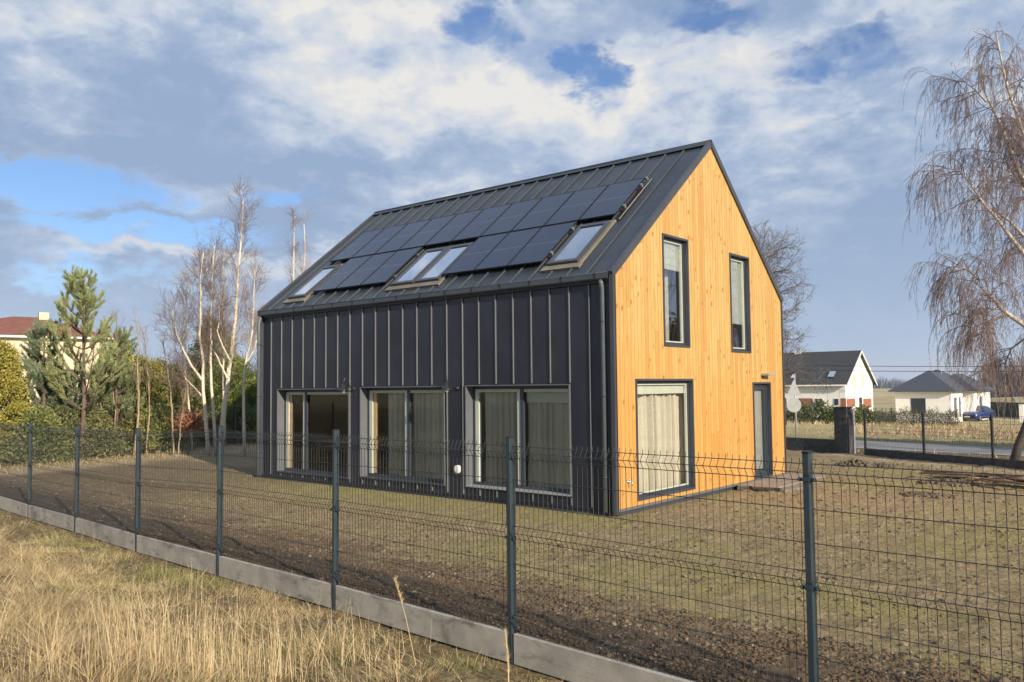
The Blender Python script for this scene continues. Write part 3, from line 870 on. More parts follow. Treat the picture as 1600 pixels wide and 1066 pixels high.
def terrace_window(h, mull, pale, cur, blind, sill_m, seed):
    a, b, z0, z1 = h; R = 0.19
    mb = MB()   # reveal lining, an open box with thin walls standing proud of the cladding
    t = 0.018
    mb.box((a-t, YW-0.035, z0-t), (a+0.003, YW+R+.06, z1+t)); mb.box((b-.003, YW-0.035, z0-t), (b+t, YW+R+.06, z1+t)); mb.box((a+.003, YW-0.035, z1-.003), (b-.003, YW+R+.06, z1+t))
    f = mb.build('window_surround', 'reveal_metal' if seed != 9 else 'trim_metal', house)
    mb = MB(); mb.box((a+.003, YW-0.05, z0-t), (b-.003, YW+R+.06, z0+.006)); mb.build('sill', sill_m, f)
    mb = MB(); frame_box(mb, a+.004, b-.004, z0+.008, z1-.004, 0.055, YW+R-0.02, YW+R+.05); mb.box((mull+.02, YW+R-.02, z0+.07), (mull+.10, YW+R+.05, z1-.065)); w = mb.build('window_frame', 'frame_dark', f)
    mb = MB()
    iy0, iy1 = YW+R-0.006, YW+R+.075
    mb.box((a+.06, iy0, z0+.07), (a+.06+pale, iy1, z1-.065)); mb.box((mull-.06, iy0, z0+.07), (mull+.017, iy1, z1-.065)); mb.box((a+.062+pale, iy0, z1-.125), (mull-.063, iy1, z1-.066)); mb.box((mull+.104, iy0, z1-.125), (b-.062, iy1, z1-.066))
    mb.build('sash', 'frame_pale', w)
    for x0, x1 in ((a+.06+pale, mull-.06), (mull+.10, b-.06)):
        mb = MB(); mb.quad((x0, YW+R+.03, z0+.06), (x1, YW+R+.03, z0+.06), (x1, YW+R+.03, z1-.07), (x0, YW+R+.03, z1-.07)); mb.build('pane', 'glass', w)
    if blind:
        for x0, x1, dz in blind:
            mb = MB(); mb.box((x0, YW+R+.08, z1-.12-dz), (x1, YW+R+.10, z1-.12)); mb.build('roller_blind', 'blind_pale', w)
    for i, (c0, c1) in enumerate(cur): curtain(w, c0, c1, z0+.02, z1-.06, YW+R+.125, 'x', 6.5, 0.035, seed+i)
    return w


w1_ = terrace_window(win[0], -9.12, 0.11, [], None, 'trim_metal', 1)
w2_ = terrace_window(win[1], -5.48, 0.10, [(-6.25, -5.60), (-5.52, -4.28)], None, 'trim_metal', 4)
mb = MB(); mb.box((-6.59, YW+.21, .30), (-6.49, YW+.27, 2.1)); mb.build('wooden_jamb', 'wood_inner', w2_)
mb = MB(); mb.box((-9.76, YW+.21, .24), (-9.67, YW+.27, 2.05)); mb.build('wooden_jamb', 'wood_inner', w1_)
w3_ = terrace_window(win[2], -2.33, 0.09, [(-3.35, -2.5), (-2.25, -1.15)], [(-2.22, -1.08, 0.21)], 'galv', 7)
# things seen inside the first room: pendant bulb, table
mb = MB(); mb.tube([(-9.9, 1.6, 2.75), (-9.9, 1.6, 2.42)], 0.006, 6); mb.lathe((-9.9, 1.6, 2.30), (0, 0, 1), [(.02, .14), (.06, .10), (.075, .05), (.05, 0)], 14); pl = mb.build('pendant_lamp', 'white_plastic', house)
mb = MB(); mb.box((-10.1, 1.3, 0.82), (-8.3, 2.0, 0.86)); [mb.box((x_, y_, .125), (x_+.05, y_+.05, .82)) for x_ in (-10.05, -8.4) for y_ in (1.35, 1.9)]
tb = mb.build('dining_table', 'wood_inner'); tag(tb, 'pale wooden table standing inside behind the leftmost dark terrace window', 'table')

# gable windows ---------------------------------------------------------------


def gable_window(h, sash, pane_m='glass_gable', blind=0.0, cur=None, fw=0.035, bm_='blind_pale'):
    a, b, z0, z1 = h; R = 0.085; t = fw
    mb = MB()
    for (u0, u1, v0, v1) in ((a-t, a+.003, z0-t, z1+t), (b-.003, b+t, z0-t, z1+t), (a+.003, b-.003, z1-.003, z1+t), (a+.003, b-.003, z0-t, z0+.003)):
        mb.box((XG-R-.06, u0, v0), (XG+.022, u1, v1))
    f = mb.build('window_surround', 'trim_metal', house)
    mb = MB(); frame_box(mb, a+.004, b-.004, z0+.004, z1-.004, 0.05, XG-R-.05, XG-R+.015, 'y'); w = mb.build('window_frame', 'frame_dark', f)
    mb = MB(); frame_box(mb, a+.056, b-.056, z0+.056, z1-.056, sash, XG-R-.05, XG-R, 'y'); mb.build('sash', 'frame_pale' if sash < .04 else 'frame_dark', w)
    q = .056+sash
    mb = MB(); mb.quad((XG-R-.03, a+q, z0+q), (XG-R-.03, b-q, z0+q), (XG-R-.03, b-q, z1-q), (XG-R-.03, a+q, z1-q)); mb.build('pane', pane_m, w)
    if blind:
        mb = MB(); mb.box((XG-R-.075, a+q-.05, z1-q-(z1-z0)*blind), (XG-R-.06, b-q+.05, z1-q+.02)); mb.box((XG-R-.085, a+q-.05, z1-q-(z1-z0)*blind-.02), (XG-R-.055, b-q+.05, z1-q-(z1-z0)*blind)); mb.build('roller_blind', bm_, w)
    if cur: curtain(w, cur[0], cur[1], z0+.03, z1-.18, XG-R-.19, 'y', 4.5, .08, 33)
    return w


ga = gable_window(gw[0], 0.022, 'glass_upper', blind=0.24)
mb = MB(); mb.tube([(XG-.36, 1.95, 3.0), (XG-.36, 1.95, 3.62)], 0.06, 10); mb.lathe((XG-.36, 1.95, 3.62), (0, 0, 1), [(.16, 0), (.09, .12), (.02, .16)], 12); nl = mb.build('night_lamp', 'white_plastic'); tag(nl, 'small white lamp on the sill behind the left upper gable window', 'lamp')
mb = MB(); mb.quad((XG-.40, 2.33, 2.97), (XG-.36, 2.62, 2.97), (XG-.36, 2.62, 4.8), (XG-.40, 2.33, 4.8)); mb.build('curtain', 'curtain', ga)
gable_window(gw[1], 0.022, 'glass_upper', blind=0.66)
gable_window(gw[2], 0.022, blind=0.07, cur=(0.80, 2.98))
gd = gable_window(gw[3], 0.09, blind=0.97, bm_='frosted')
# lamps, tap, vent ------------------------------------------------------------
mb = MB(); mb.box((XG, 6.15, 2.385), (XG+.20, 6.52, 2.435)); mb.box((XG, 6.27, 2.34), (XG+.05, 6.40, 2.385)); mb.build('door_light', 'galv', house, bevel=.004)
mb = MB()
tp = (XG, 0.42, 0.52)
mb.lathe(tp, (1, 0, 0), [(.035, 0), (.035, .012), (.014, .014), (.014, .07)], 10); mb.tube([(XG+.065, .42, .52), (XG+.085, .42, .50), (XG+.085, .42, .45)], .012, 8); mb.tube([(XG+.05, .36, .56), (XG+.05, .48, .56)], .008, 6); mb.tube([(XG+.05, .42, .53), (XG+.05, .42, .56)], .007, 6)
mb.build('garden_tap', 'alu', house)
mb = MB(); mb.lathe((-3.78, YW, 0.55), (0, -1, 0), [(.085, 0), (.085, .05), (.075, .062), (.03, .065)], 20); mb.build('vent_cap', 'white_plastic', house)
mb = MB(); mb.box((-3.98, YW-.03, .50), (-3.93, YW, .60)); mb.build('socket', 'black_plastic', house)


def barn_lamp(x):
    z = 2.17
    mb = MB(); mb.lathe((x, YW, z), (0, -1, 0), [(.055, 0), (.055, .02), (.015, .025), (.015, .05)], 14)
    mb.tube([(x, YW-.04, z), (x, YW-.10, z+.03), (x, YW-.15, z+.10), (x, YW-.17, z+.21), (x, YW-.22, z+.27), (x, YW-.28, z+.24), (x, YW-.30, z+.17), (x, YW-.30, z+.12)], .012, 8)
    l = mb.build('wall_lamp', 'lamp_metal', house)
    mb = MB(); mb.lathe((x, YW-.30, z-.03), (0, 0, 1), [(.115, 0), (.11, .015), (.085, .05), (.05, .09), (.035, .15), (.02, .16)], 18); mb.build('lamp_shade', 'lamp_metal', l)
    mb = MB(); mb.lathe((x, YW-.30, z-.085), (0, 0, 1), [(.01, 0), (.035, .02), (.04, .05), (.035, .06)], 12); mb.build('bulb', 'lamp_glass', l)


barn_lamp(-7.02); barn_lamp(-3.80)
# skylights and solar panels -----------------------------------------------------


def skylight(a, b, s0, s1):
    mb = MB()
    for (x0, x1, v0, v1) in ((a, a+.07, s0, s1), (b-.07, b, s0, s1), (a+.07, b-.07, s0, s0+.08), (a+.07, b-.07, s1-.10, s1)):
        i = len(mb.v); mb.prism([rf(x0, v0, .004), rf(x1, v0, .004), rf(x1, v0, .095), rf(x0, v0, .095)], np.array(rf(0, v1, 0))-np.array(rf(0, v0, 0)))
    f = mb.build('skylight', 'trim_metal', house)
    mb = MB(); mb.quad(rf(a+.06, s0+.07, .075), rf(b-.06, s0+.07, .075), rf(b-.06, s1-.09, .075), rf(a+.06, s1-.09, .075)); mb.build('pane', 'skylight_glass', f)
    mb = MB(); mb.quad(rf(a+.06, s0+.07, .02), rf(b-.06, s0+.07, .02), rf(b-.06, s1-.09, .02), rf(a+.06, s1-.09, .02)); mb.build('inner_blind', 'blind_pale', f)
    return f


def flashing(a, b, s0, s1):
    mb = MB()
    for (x0, x1, v0, v1) in ((a-.07, a-.003, s0, s1), (b+.003, b+.07, s0, s1), (a-.09, b+.09, s0-.15, s0-.003), (a-.07, b+.07, s1+.003, s1+.10)):
        mb.prism([rf(x0, v0, .003), rf(x1, v0, .003), rf(x1, v0, .042), rf(x0, v0, .042)], np.array(rf(0, v1, 0))-np.array(rf(0, v0, 0)))
    return mb.build('skylight_flashing', 'flash_tan', house)


for a, b, s0, s1 in ((-9.80, -9.11, .40, 1.82), (-1.64, -0.93, .42, 1.85)): skylight(a, b, s0, s1); flashing(a, b, s0, s1)
skylight(-5.98, -5.27, .40, 1.85); skylight(-5.20, -4.49, .40, 1.85); flashing(-5.98, -4.49, .40, 1.85)
mb = MB(); mb.prism([rf(-5.267, .40, .003), rf(-5.203, .40, .003), rf(-5.203, .4, .06), rf(-5.267, .4, .06)], np.array(rf(0, 1.85, 0))-np.array(rf(0, .4, 0))); mb.build('skylight_flashing', 'flash_tan', house)


def solar(x0, s0):
    w_, h_ = 0.866, 1.485
    mb = MB(); x1 = x0+w_; s1 = s0+h_; H0, H1 = .085, .118
    mb.cur = 0
    for (a, b, v0, v1) in ((x0, x0+.014, s0, s1), (x1-.014, x1, s0, s1), (x0+.014, x1-.014, s0, s0+.014), (x0+.014, x1-.014, s1-.014, s1)):
        mb.prism([rf(a, v0, H0), rf(b, v0, H0), rf(b, v0, H1), rf(a, v0, H1)], np.array(rf(0, v1, 0))-np.array(rf(0, v0, 0)))
    mb.quad(rf(x0+.01, s0+.01, H0+.002), rf(x0+.01, s1-.01, H0+.002), rf(x1-.01, s1-.01, H0+.002), rf(x1-.01, s0+.01, H0+.002))
    f = mb.build('solar_panel', 'black_plastic', house)
    mb = MB(); mb.quad(rf(x0+.013, s0+.013, H1-.004), rf(x1-.013, s0+.013, H1-.004), rf(x1-.013, s1-.013, H1-.004), rf(x0+.013, s1-.013, H1-.004), uv=True); mb.build('glass_face', 'solar', f)


for k in range(10): solar(-9.75+.888*k, 2.045)
for k in (1, 2, 3, 6, 7, 8): solar(-9.75+.888*k, .515)
for x0, x1, ss in ((-9.78, -.83, (2.35, 3.2)), (-8.9, -6.17, (.8, 1.7)), (-4.45, -1.73, (.8, 1.7))):
    for s_ in ss:
        mb = MB(); mb.prism([rf(x0, s_, .04), rf(x0, s_+.04, .04), rf(x0, s_+.04, .083), rf(x0, s_, .083)][::-1], (x1-x0, 0, 0)); mb.build('mounting_rail', 'alu', house)
for x_, s_ in ((-.845, 2.37), (-.845, 3.22), (-1.735, .82), (-1.735, 1.72), (-.845, 3.5)): mb = MB(); mb.prism([rf(x_-.02, s_-.03, .06), rf(x_+.02, s_-.03, .06), rf(x_+.02, s_-.03, .125), rf(x_-.02, s_-.03, .125)], np.array(rf(0, .06, 0))-np.array(rf(0, 0, 0))); mb.build('panel_clamp', 'alu', house)
# optical cable conduit running up beside the panels
mb = MB(); mb.tube([rf(-.80, 1.95, .03), rf(-.80, 3.6, .03)], .014, 6); mb.build('cable_conduit', 'flash_tan', house); mb = MB(); mb.tube([rf(-1.70, .3, .03), rf(-1.70, 2.0, .03)], .014, 6); mb.build('cable_conduit', 'flash_tan', house)

# ------------------------------------------------------------------ THE MESH FENCE
fence = empty('mesh_fence', (float(fpos(3)[0]), float(fpos(3)[1]), 0.0), 'dark blue grey welded mesh fence on concrete base slabs in front of the yard', 'fence')


def F3(u, v, z): p = np.array([FQ[0], FQ[1]])+FD*u+FN*v; return (p[0], p[1], z)


# profile of one vertical wire: (height, kink towards the yard)
PH = 1.53
prof = [(1.53, 0.0), (1.50, 0.0), (1.45, -.032), (1.40, 0.0), (0.86, 0.0), (0.81, -.032), (0.76, 0.0), (0.16, 0.0), (0.11, -.032), (0.06, 0.0), (0.0, 0.0)]
hw = [(1.50, 0), (1.45, -.032), (1.40, 0), (1.23, 0), (1.03, 0), (0.86, 0), (.81, -.032), (.76, 0), (.56, 0), (.36, 0), (.16, 0), (.11, -.032), (.06, 0)]
for k in range(-2, 7):
    u0 = 2.5*k+.03; u1 = 2.5*k+2.47; zt0, zt1 = POST_TOP[k+2]-.035, POST_TOP[k+3]-.035
    n = 49; us = np.linspace(u0+.02, u1-.02, n); zt = np.interp(us, (u0, u1), (zt0, zt1)); jit = np.random.default_rng(k+5).normal(size=n)*.0018
    P = np.array([[F3(us[i]+jit[i]*(a[0] < 1.4), a[1], zt[i]-PH+a[0]) for a in prof] for i in range(n)])
    v1_, f1_ = batch_tubes(P, np.full(P.shape[:2], .0027), 4)
    Hh = np.array([[F3(u0, a[1]-.006, zt0-PH+a[0]), F3((u0+u1)/2, a[1]-.006, (zt0+zt1)/2-PH+a[0]-.003), F3(u1, a[1]-.006, zt1-PH+a[0])] for a in hw])
    v2_, f2_ = batch_tubes(Hh, np.full(Hh.shape[:2], .0030), 4)
    vv, ff = join_arrays([(v1_, f1_), (v2_, f2_)]); raw_mesh('mesh_panel', vv, ff, 4, 'wire_paint', fence)
    # concrete base slab
    st0, st1 = SLAB_TOP[k+2], SLAB_TOP[k+3]; st = (st0+st1)/2; tl = (st1-st0)*.5
    mb = MB(); A = lambda u, v, z: F3(u, v, z+np.interp(u, (u0, u1), (-tl, tl)))
    mb.prism([A(u0+.005, -.025, st-.24), A(u1-.005, -.025, st-.24), A(u1-.005, -.025, st), A(u0+.005, -.025, st)], np.array([FN[0], FN[1], 0])*.05)
    mb.build('base_slab', 'slab', fence, bevel=.006)
for k in range(-2, 8):
    zt = POST_TOP[k+2]; u = 2.5*k; d3 = (FD[0], FD[1], 0); n3 = (FN[0], FN[1], 0)
    lean = np.random.default_rng(k+40).normal(size=2)*.004
    mb = MB(); zb = SLAB_TOP[k+2]-.30
    up = np.array([lean[0], lean[1], 1.0]); up /= np.linalg.norm(up)
    mb.obox(F3(u, 0, (zt+zb)/2), d3, n3, up, (.02, .03, (zt-zb)/2)); p = mb.build('post', 'post_paint', fence, bevel=.004)
    mb = MB(); mb.obox(F3(u, 0, zt+.004), d3, n3, up, (.0225, .0325, .006)); mb.build('post_cap', 'black_plastic', p, bevel=.002)
    for zz in (zt-.16, zt-.80, zt-1.42):
        mb = MB()
        mb.obox(F3(u, -.0, zz), d3, n3, (0, 0, 1), (.024, .033, .010)); mb.obox(F3(u, -.012, zz), d3, n3, (0, 0, 1), (.056, .006, .010))
        for s_ in (-.048, .048): mb.lathe(F3(u+s_, -.019, zz), (-FN[0], -FN[1], 0), [(.008, 0), (.008, .01), (.004, .012)], 8)
        mb.build('clamp', 'post_paint', p)
# ------------------------------------------------------------------ ROAD, LOW WALL, FAR FENCE
def rline(w, sl, x0, x1, n, z):
    xs = np.linspace(x0, x1, n); return [(xx, w-sl*xx, z) for xx in xs]


mb = MB(); n = 60; A_ = rline(16.55, .135, -60, 60, n, .012); B_ = rline(20.1, .165, -60, 60, n, .012)
for k in range(n-1): mb.quad(A_[k], A_[k+1], B_[k+1], B_[k])
# side road that joins from the far left
S0 = [(-9, 21.4, .011), (-2.5, 20.4, .011)]; 
mb.quad((-10.5, 21.75, .0115), (-4.4, 20.75, .0115), (-8.6, 26.5, -.02), (-13.5, 27.2, -.02))
tag(mb.build('road', 'asphalt', origin=(0, 18, 0)), kind='structure')
for nm, w, sl, z in (('road_edge_line', 16.80, .136, .017), ('road_edge_line', 19.90, .164, .017)):
    mb = MB(); A_ = rline(w, sl, -60, 60, n, z); B_ = rline(w+.12, sl, -60, 60, n, z)
    for k in range(n-1): mb.quad(A_[k], A_[k+1], B_[k+1], B_[k])
    tag(mb.build(nm, 'road_paint', origin=(0, w, 0)), kind='structure')

pil0 = np.array([-1.22, 14.78]); wd = np.array([-0.985, 0.17]); wd /= np.linalg.norm(wd); wn_ = np.array([-wd[1], wd[0]])
mb = MB(); c = pil0+np.array([.2, -.09]); mb.obox((c[0], c[1], .70), (wd[0], wd[1], 0), (wn_[0], wn_[1], 0), (0, 0, 1), (.20, .19, .72))
for z in np.arange(0.16, 1.4, .2): mb.obox((c[0], c[1], z), (wd[0], wd[1], 0), (wn_[0], wn_[1], 0), (0, 0, 1), (.206, .196, .085))
pr = empty('stone_pillar', (float(c[0]), float(c[1]), 0), 'dark grey block gate pillar at the end of the low wall', 'pillar'); mb.build('shaft', 'block_grey', pr)
mb = MB(); mb.obox((c[0], c[1], 1.425), (wd[0], wd[1], 0), (wn_[0], wn_[1], 0), (0, 0, 1), (.225, .215, .02)); mb.build('cap', 'block_grey', pr)
mb = MB(); L = 9.0; c = pil0+wd*(L/2+.02); mb.obox((c[0], c[1], .26), (wd[0], wd[1], 0), (wn_[0], wn_[1], 0), (0, 0, 1), (L/2, .1, .15)); mb.obox((c[0], c[1], .0), (wd[0], wd[1], 0), (wn_[0], wn_[1], 0), (0, 0, 1), (L/2, .13, .108))
for k in range(22): cc_ = pil0+wd*(.22+.4*k); mb.obox((cc_[0], cc_[1], .26), (wd[0], wd[1], 0), (wn_[0], wn_[1], 0), (0, 0, 1), (.196, .106, .146))
tag(mb.build('low_wall', 'block_grey', bevel=.005), 'low dark grey block wall running left from the gate pillar', 'wall')

f2 = empty('roadside_fence', (1.58, 13.48, 0), 'black mesh fence with thin posts along the far side of the yard', 'fence')
fd2 = np.array([.905, -.425]); P0 = np.array([-0.70, 14.55])
pts2 = [P0+fd2*(0.05+2.05*k) for k in range(0, 6)]; pts2[1:] = [np.array([-0.27, 14.353])+fd2*(2.053*k) for k in range(0, 5)]
for i, p in enumerate(pts2):
    mb = MB(); mb.obox((p[0], p[1], .6), (fd2[0], fd2[1], 0), (-fd2[1], fd2[0], 0), (0, 0, 1), (.022, .03, .75)); mb.build('post', 'galv' if i == 0 else 'wire_paint', f2)
for a, b in zip(pts2[1:-1], pts2[2:]):
    us = np.linspace(.03, .97, 40); P = np.array([[(*(a+(b-a)*t), z) for z in (.2, .8, 1.33)] for t in us]); v_, f_ = batch_tubes(P, np.full(P.shape[:2], .0025), 3)
    P = np.array([[(*(a+(b-a)*t), z) for t in (0.02, .5, .98)] for z in (.22, .3, .5, .7, .8, .9, 1.1, 1.25, 1.31)]); v2, fa2 = batch_tubes(P, np.full(P.shape[:2], .0035), 3)
    vv, ff = join_arrays([(v_, f_), (v2, fa2)]); raw_mesh('mesh_panel', vv, ff, 4, 'wire_paint', f2)
    mb = MB(); m_ = (a+b)/2; mb.obox((m_[0], m_[1], .05), (fd2[0], fd2[1], 0), (-fd2[1], fd2[0], 0), (0, 0, 1), (1.0, .03, .15)); mb.build('base_slab', 'block_grey', f2)

f3 = empty('back_fence', (-20.4, 2, 0), 'dark mesh fence with square posts in front of the trees on the left', 'fence')
bp = [np.array([-20.4-.1*(yy % 3), yy]) for yy in np.arange(-9.5, 16, 2.5)]
for p in bp: mb = MB(); mb.obox((p[0], p[1], .75), (1, 0, 0), (0, 1, 0), (0, 0, 1), (.035, .035, .82)); mb.build('post', 'wire_paint', f3)
for a, b in zip(bp[:-1], bp[1:]):
    P = np.array([[(*(a+(b-a)*t), z) for z in (.1, .8, 1.5)] for t in np.linspace(.02, .98, 46)]); v_, f_ = batch_tubes(P, np.full(P.shape[:2], .003), 3)
    P = np.array([[(*(a+(b-a)*t), z) for t in (0.01, .5, .99)] for z in (.12, .2, .45, .7, .8, .9, 1.15, 1.4, 1.5)]); v2, fa2 = batch_tubes(P, np.full(P.shape[:2], .004), 3)
    vv, ff = join_arrays([(v_, f_), (v2, fa2)]); raw_mesh('mesh_panel', vv, ff, 4, 'wire_paint', f3)

# road signs seen from behind
sg = gp(1244.5, 690); D_ = hypot(sg[0]-CAMP[0], sg[1]-CAMP[1]); top_ = at(1239.5, 584, D_)
vw = (sg-CAMP)[:2]; vw /= np.linalg.norm(vw); sx = np.array([vw[1], -vw[0]])
ss = empty('road_sign', (float(sg[0]), float(sg[1]), 0.0), 'grey sign post with a triangular and a round road sign seen from behind', 'road sign')
H_ = float(top_[2]); k_ = D_/FPX
mb = MB(); mb.tube([(sg[0], sg[1], -.1), (sg[0], sg[1], H_)], .033, 8); mb.build('pole', 'galv', ss)
for nm, pz, r in (('triangle_sign', 608, 10.3), ('round_sign', 633, 10.3)):
    c = at(1240.5, pz, D_); r = r*k_; mb = MB(); q = []
    cx, cy = c[0]-vw[0]*.04, c[1]-vw[1]*.04
    if nm[0] == 't': ap = [(-1.0, -.95), (1.0, -.95), (0, 1.35)]
    else: ap = [(cos(a), sin(a)*1.05) for a in np.linspace(0, 2*pi, 24, endpoint=False)]
    pts = [(cx+sx[0]*u*r, cy+sx[1]*u*r, c[2]+w_*r) for u, w_ in ap]; mb.prism(pts, (vw[0]*.02, vw[1]*.02, 0)); mb.build(nm, 'sign_back', ss)
c = at(1239, 588, D_); mb = MB(); mb.prism([(c[0]-sx[0]*.09-vw[0]*.05, c[1]-sx[1]*.09-vw[1]*.05, c[2]-.06), (c[0]+sx[0]*.09-vw[0]*.05, c[1]+sx[1]*.09-vw[1]*.05, c[2]-.06), (c[0]-vw[0]*.05, c[1]-vw[1]*.05, c[2]+.09)], (vw[0]*.015, vw[1]*.015, 0)); mb.build('top_plate', 'sign_back', ss)
c = at(1312, 655, 70); c2 = at(1312, 607, 70)
mb = MB(); mb.tube([(c[0], c[1], float(zground(c[0], c[1], False))), (c2[0], c2[1], c2[2])], .03, 6); mb.obox(tuple(at(1316.5, 611, 70)), (sx[0], sx[1], 0), (vw[0], vw[1], 0), (0, 0, 1), (.22, .01, .13))
tag(mb.build('street_name_sign', 'galv'), 'thin pole with a small pale plate in front of the white gabled house', 'road sign')

# power lines
for y0, y1, lb in ((569.5, 571, 'upper of the two dark power lines crossing above the distant roofs'), (577, 579, 'lower of the two dark power lines crossing above the distant roofs')):
    a = at(1180, y0, 62); b = at(1750, y1, 55); P = [a+(b-a)*t-np.array([0, 0, .5*4*t*(1-t)*.2]) for t in np.linspace(0, 1, 16)]
    mb = MB(); mb.tube(P, .018, 5); tag(mb.build('power_line', 'rubber'), lb, 'power line', 'power lines above the distant roofs')

# ------------------------------------------------------------------ DISTANT HOUSES
ax_, ay_ = (1, 0, 0), (0, 1, 0)
A0 = at(1322, 650, 97); gz = -2.45
wx, wy = float(A0[0]), float(A0[1]); wD, wL = 9.6, 15.0; we, wr = 2.32, 5.75
wh = empty('white_gabled_house', (wx-7, wy+5, gz), 'white rendered house with dark tiled gable roof and red brick panels across the road', 'house')
mb = MB(); mb.quad((wx-wL, wy, gz), (wx, wy, gz), (wx, wy, we), (wx-wL, wy, we)); mb.poly([(wx, wy, gz), (wx, wy+wD, gz), (wx, wy+wD, we), (wx, wy+wD/2, wr-.1), (wx, wy, we)])
mb.quad((wx, wy+wD, gz), (wx-wL, wy+wD, gz), (wx-wL, wy+wD, we), (wx, wy+wD, we)); mb.poly([(wx-wL, wy+wD, gz), (wx-wL, wy, gz), (wx-wL, wy, we), (wx-wL, wy+wD/2, wr-.1), (wx-wL, wy+wD, we)]); mb.build('wall', 'render_white', wh)
sl_ = (wr-we)/(wD/2)
rr = None
mb = MB(); mb.prism([(wx+.35, wy-.5, we-.5*sl_+.12), (wx+.35, wy+wD/2, wr+.1), (wx+.35, wy+wD/2, wr-.05), (wx+.35, wy-.5, we-.5*sl_-.03)], (-wL-.7, 0, 0)); mb.prism([(wx+.35, wy+wD+.5, we-.5*sl_+.12), (wx+.35, wy+wD/2+.004, wr+.1), (wx+.35, wy+wD/2+.004, wr-.05), (wx+.35, wy+wD+.5, we-.5*sl_-.03)], (-wL-.7, 0, 0)); rr = mb.build('roof', 'tile_dark', wh)
mb = MB()
for s_, yy in ((1, wy-.52), (-1, wy+wD+.52)): mb.prism([(wx+.36, yy, we-.52*sl_-.12), (wx+.36, wy+wD/2, wr-.10), (wx+.36, wy+wD/2, wr+.06), (wx+.36, yy, we-.52*sl_+.06)], (.06, 0, 0))
mb.prism([(wx+.3, wy-.52, we-.5*sl_-.1), (wx+.3, wy-.60, we-.5*sl_-.1), (wx+.3, wy-.60, we-.5*sl_+.06), (wx+.3, wy-.52, we-.5*sl_+.06)], (-wL-.6, 0, 0)); mb.build('bargeboard', 'render_white', rr)
c = at(1248.5, 560, 104); mb = MB(); mb.box((c[0]-.35, wy+wD/2-.3, wr-1.0), (c[0]+.35, wy+wD/2+.3, wr+.35)); mb.build('chimney', 'render_white', rr)


def on_front(x0, x1, y0, y1, nm, m, proud=.03, par=None):
    a = ray_plane(x0, y1, ay_, wy); b = ray_plane(x1, y0, ay_, wy); mb = MB(); mb.box((a[0], wy-proud, a[2]), (b[0], wy+.004-.008, b[2])); return mb.build(nm, m, par or wh)


def on_side(x0, x1, y0, y1, nm, m, proud=.03, par=None):
    a = ray_plane(x0, y1, ax_, wx); b = ray_plane(x1, y0, ax_, wx); mb = MB(); mb.box((wx+.004, a[1], a[2]), (wx+proud, b[1], b[2])); return mb.build(nm, m, par or wh)


for a in ((1273.5, 1286, 622.5, 633.5), (1303, 1311, 622.5, 634), (1226, 1230, 624, 660)):
    fr_ = on_front(*a, 'window', 'render_white', .04); on_front(a[0]+.8, a[1]-.8, a[2]+.8, a[3]-1, 'pane', 'window_glass_far', .06, fr_)
for a in ((1250, 1269.5, 622.5, 636), (1312.5, 1321.9, 622.5, 636)): on_front(*a, 'brick_panel', 'brick_red', .05)
for a in ((1323, 1335.5, 622.5, 636), (1349, 1361, 622.5, 638)): on_side(*a, 'brick_panel', 'brick_red', .05)
on_side(1343, 1346.5, 621, 650, 'door', 'brick_dark', .04)
for a in ((1333, 1336.5, 584, 606), (1346.5, 1349.5, 584, 604)): on_side(*a, 'window', 'render_cream', .04)
c = ray_plane(1300, 586, (0, -sl_, 1), we+.12-sl_*wy+0.0)
mb = MB(); nn = np.array([0, -sl_, 1])/hypot(sl_, 1); tt = np.array([0, 1, sl_])/hypot(sl_, 1); mb.obox(tuple(c+nn*.06), ax_, tuple(tt), tuple(nn), (.42, .62, .06)); sk_ = mb.build('skylight', 'tile_dark', rr)
mb = MB(); mb.obox(tuple(c+nn*.13), ax_, tuple(tt), tuple(nn), (.33, .52, .008)); mb.build('pane', 'glass_far_sky', sk_)

# hip roofed bungalow
bx0 = at(1394, 640, 105); bx1 = at(1487, 640, 105); X0, X1, Y0 = float(bx0[0]), float(bx1[0]), float(bx1[1]); DP = 12.5; be, bt = 1.12, 3.55; o_ = .6
bh = empty('hip_roof_bungalow', ((X0+X1)/2, Y0+5, gz), 'white bungalow with a dark blue grey hipped roof behind the hedge', 'house')
mb = MB(); mb.box((X0, Y0, gz), (X1, Y0+DP, be)); mb.box((X1-.4, Y0+6.0, gz), (X1+1.1, Y0+DP+3, be-.01)); mb.build('wall', 'render_white', bh)


def hip(x0, x1, y0, y1, ze, zt, along='y'):
    mb = MB(); w_ = (x1-x0)/2 if along == 'y' else (y1-y0)/2; th = .14
    if along == 'y': r0, r1 = ((x0+x1)/2, y0+w_, zt), ((x0+x1)/2, y1-w_, zt)
    else: r0, r1 = (x0+w_, (y0+y1)/2, zt), (x1-w_, (y0+y1)/2, zt)
    a, b, c, d = (x0, y0, ze), (x1, y0, ze), (x1, y1, ze), (x0, y1, ze)
    if along == 'y': mb.poly([a, b, r0]); mb.poly([b, c, r1, r0]); mb.poly([c, d, r1]); mb.poly([d, a, r0, r1])
    else: mb.poly([a, b, r1, r0]); mb.poly([b, c, r1]); mb.poly([c, d, r0, r1]); mb.poly([d, a, r0])
    lo = [(p[0], p[1], p[2]-th) for p in (a, b, c, d)]
    for p, q, r_, s_ in ((a, b, lo[1], lo[0]), (b, c, lo[2], lo[1]), (c, d, lo[3], lo[2]), (d, a, lo[0], lo[3])): mb.quad(p, q, r_, s_)
    mb.poly(lo[::-1]); return mb


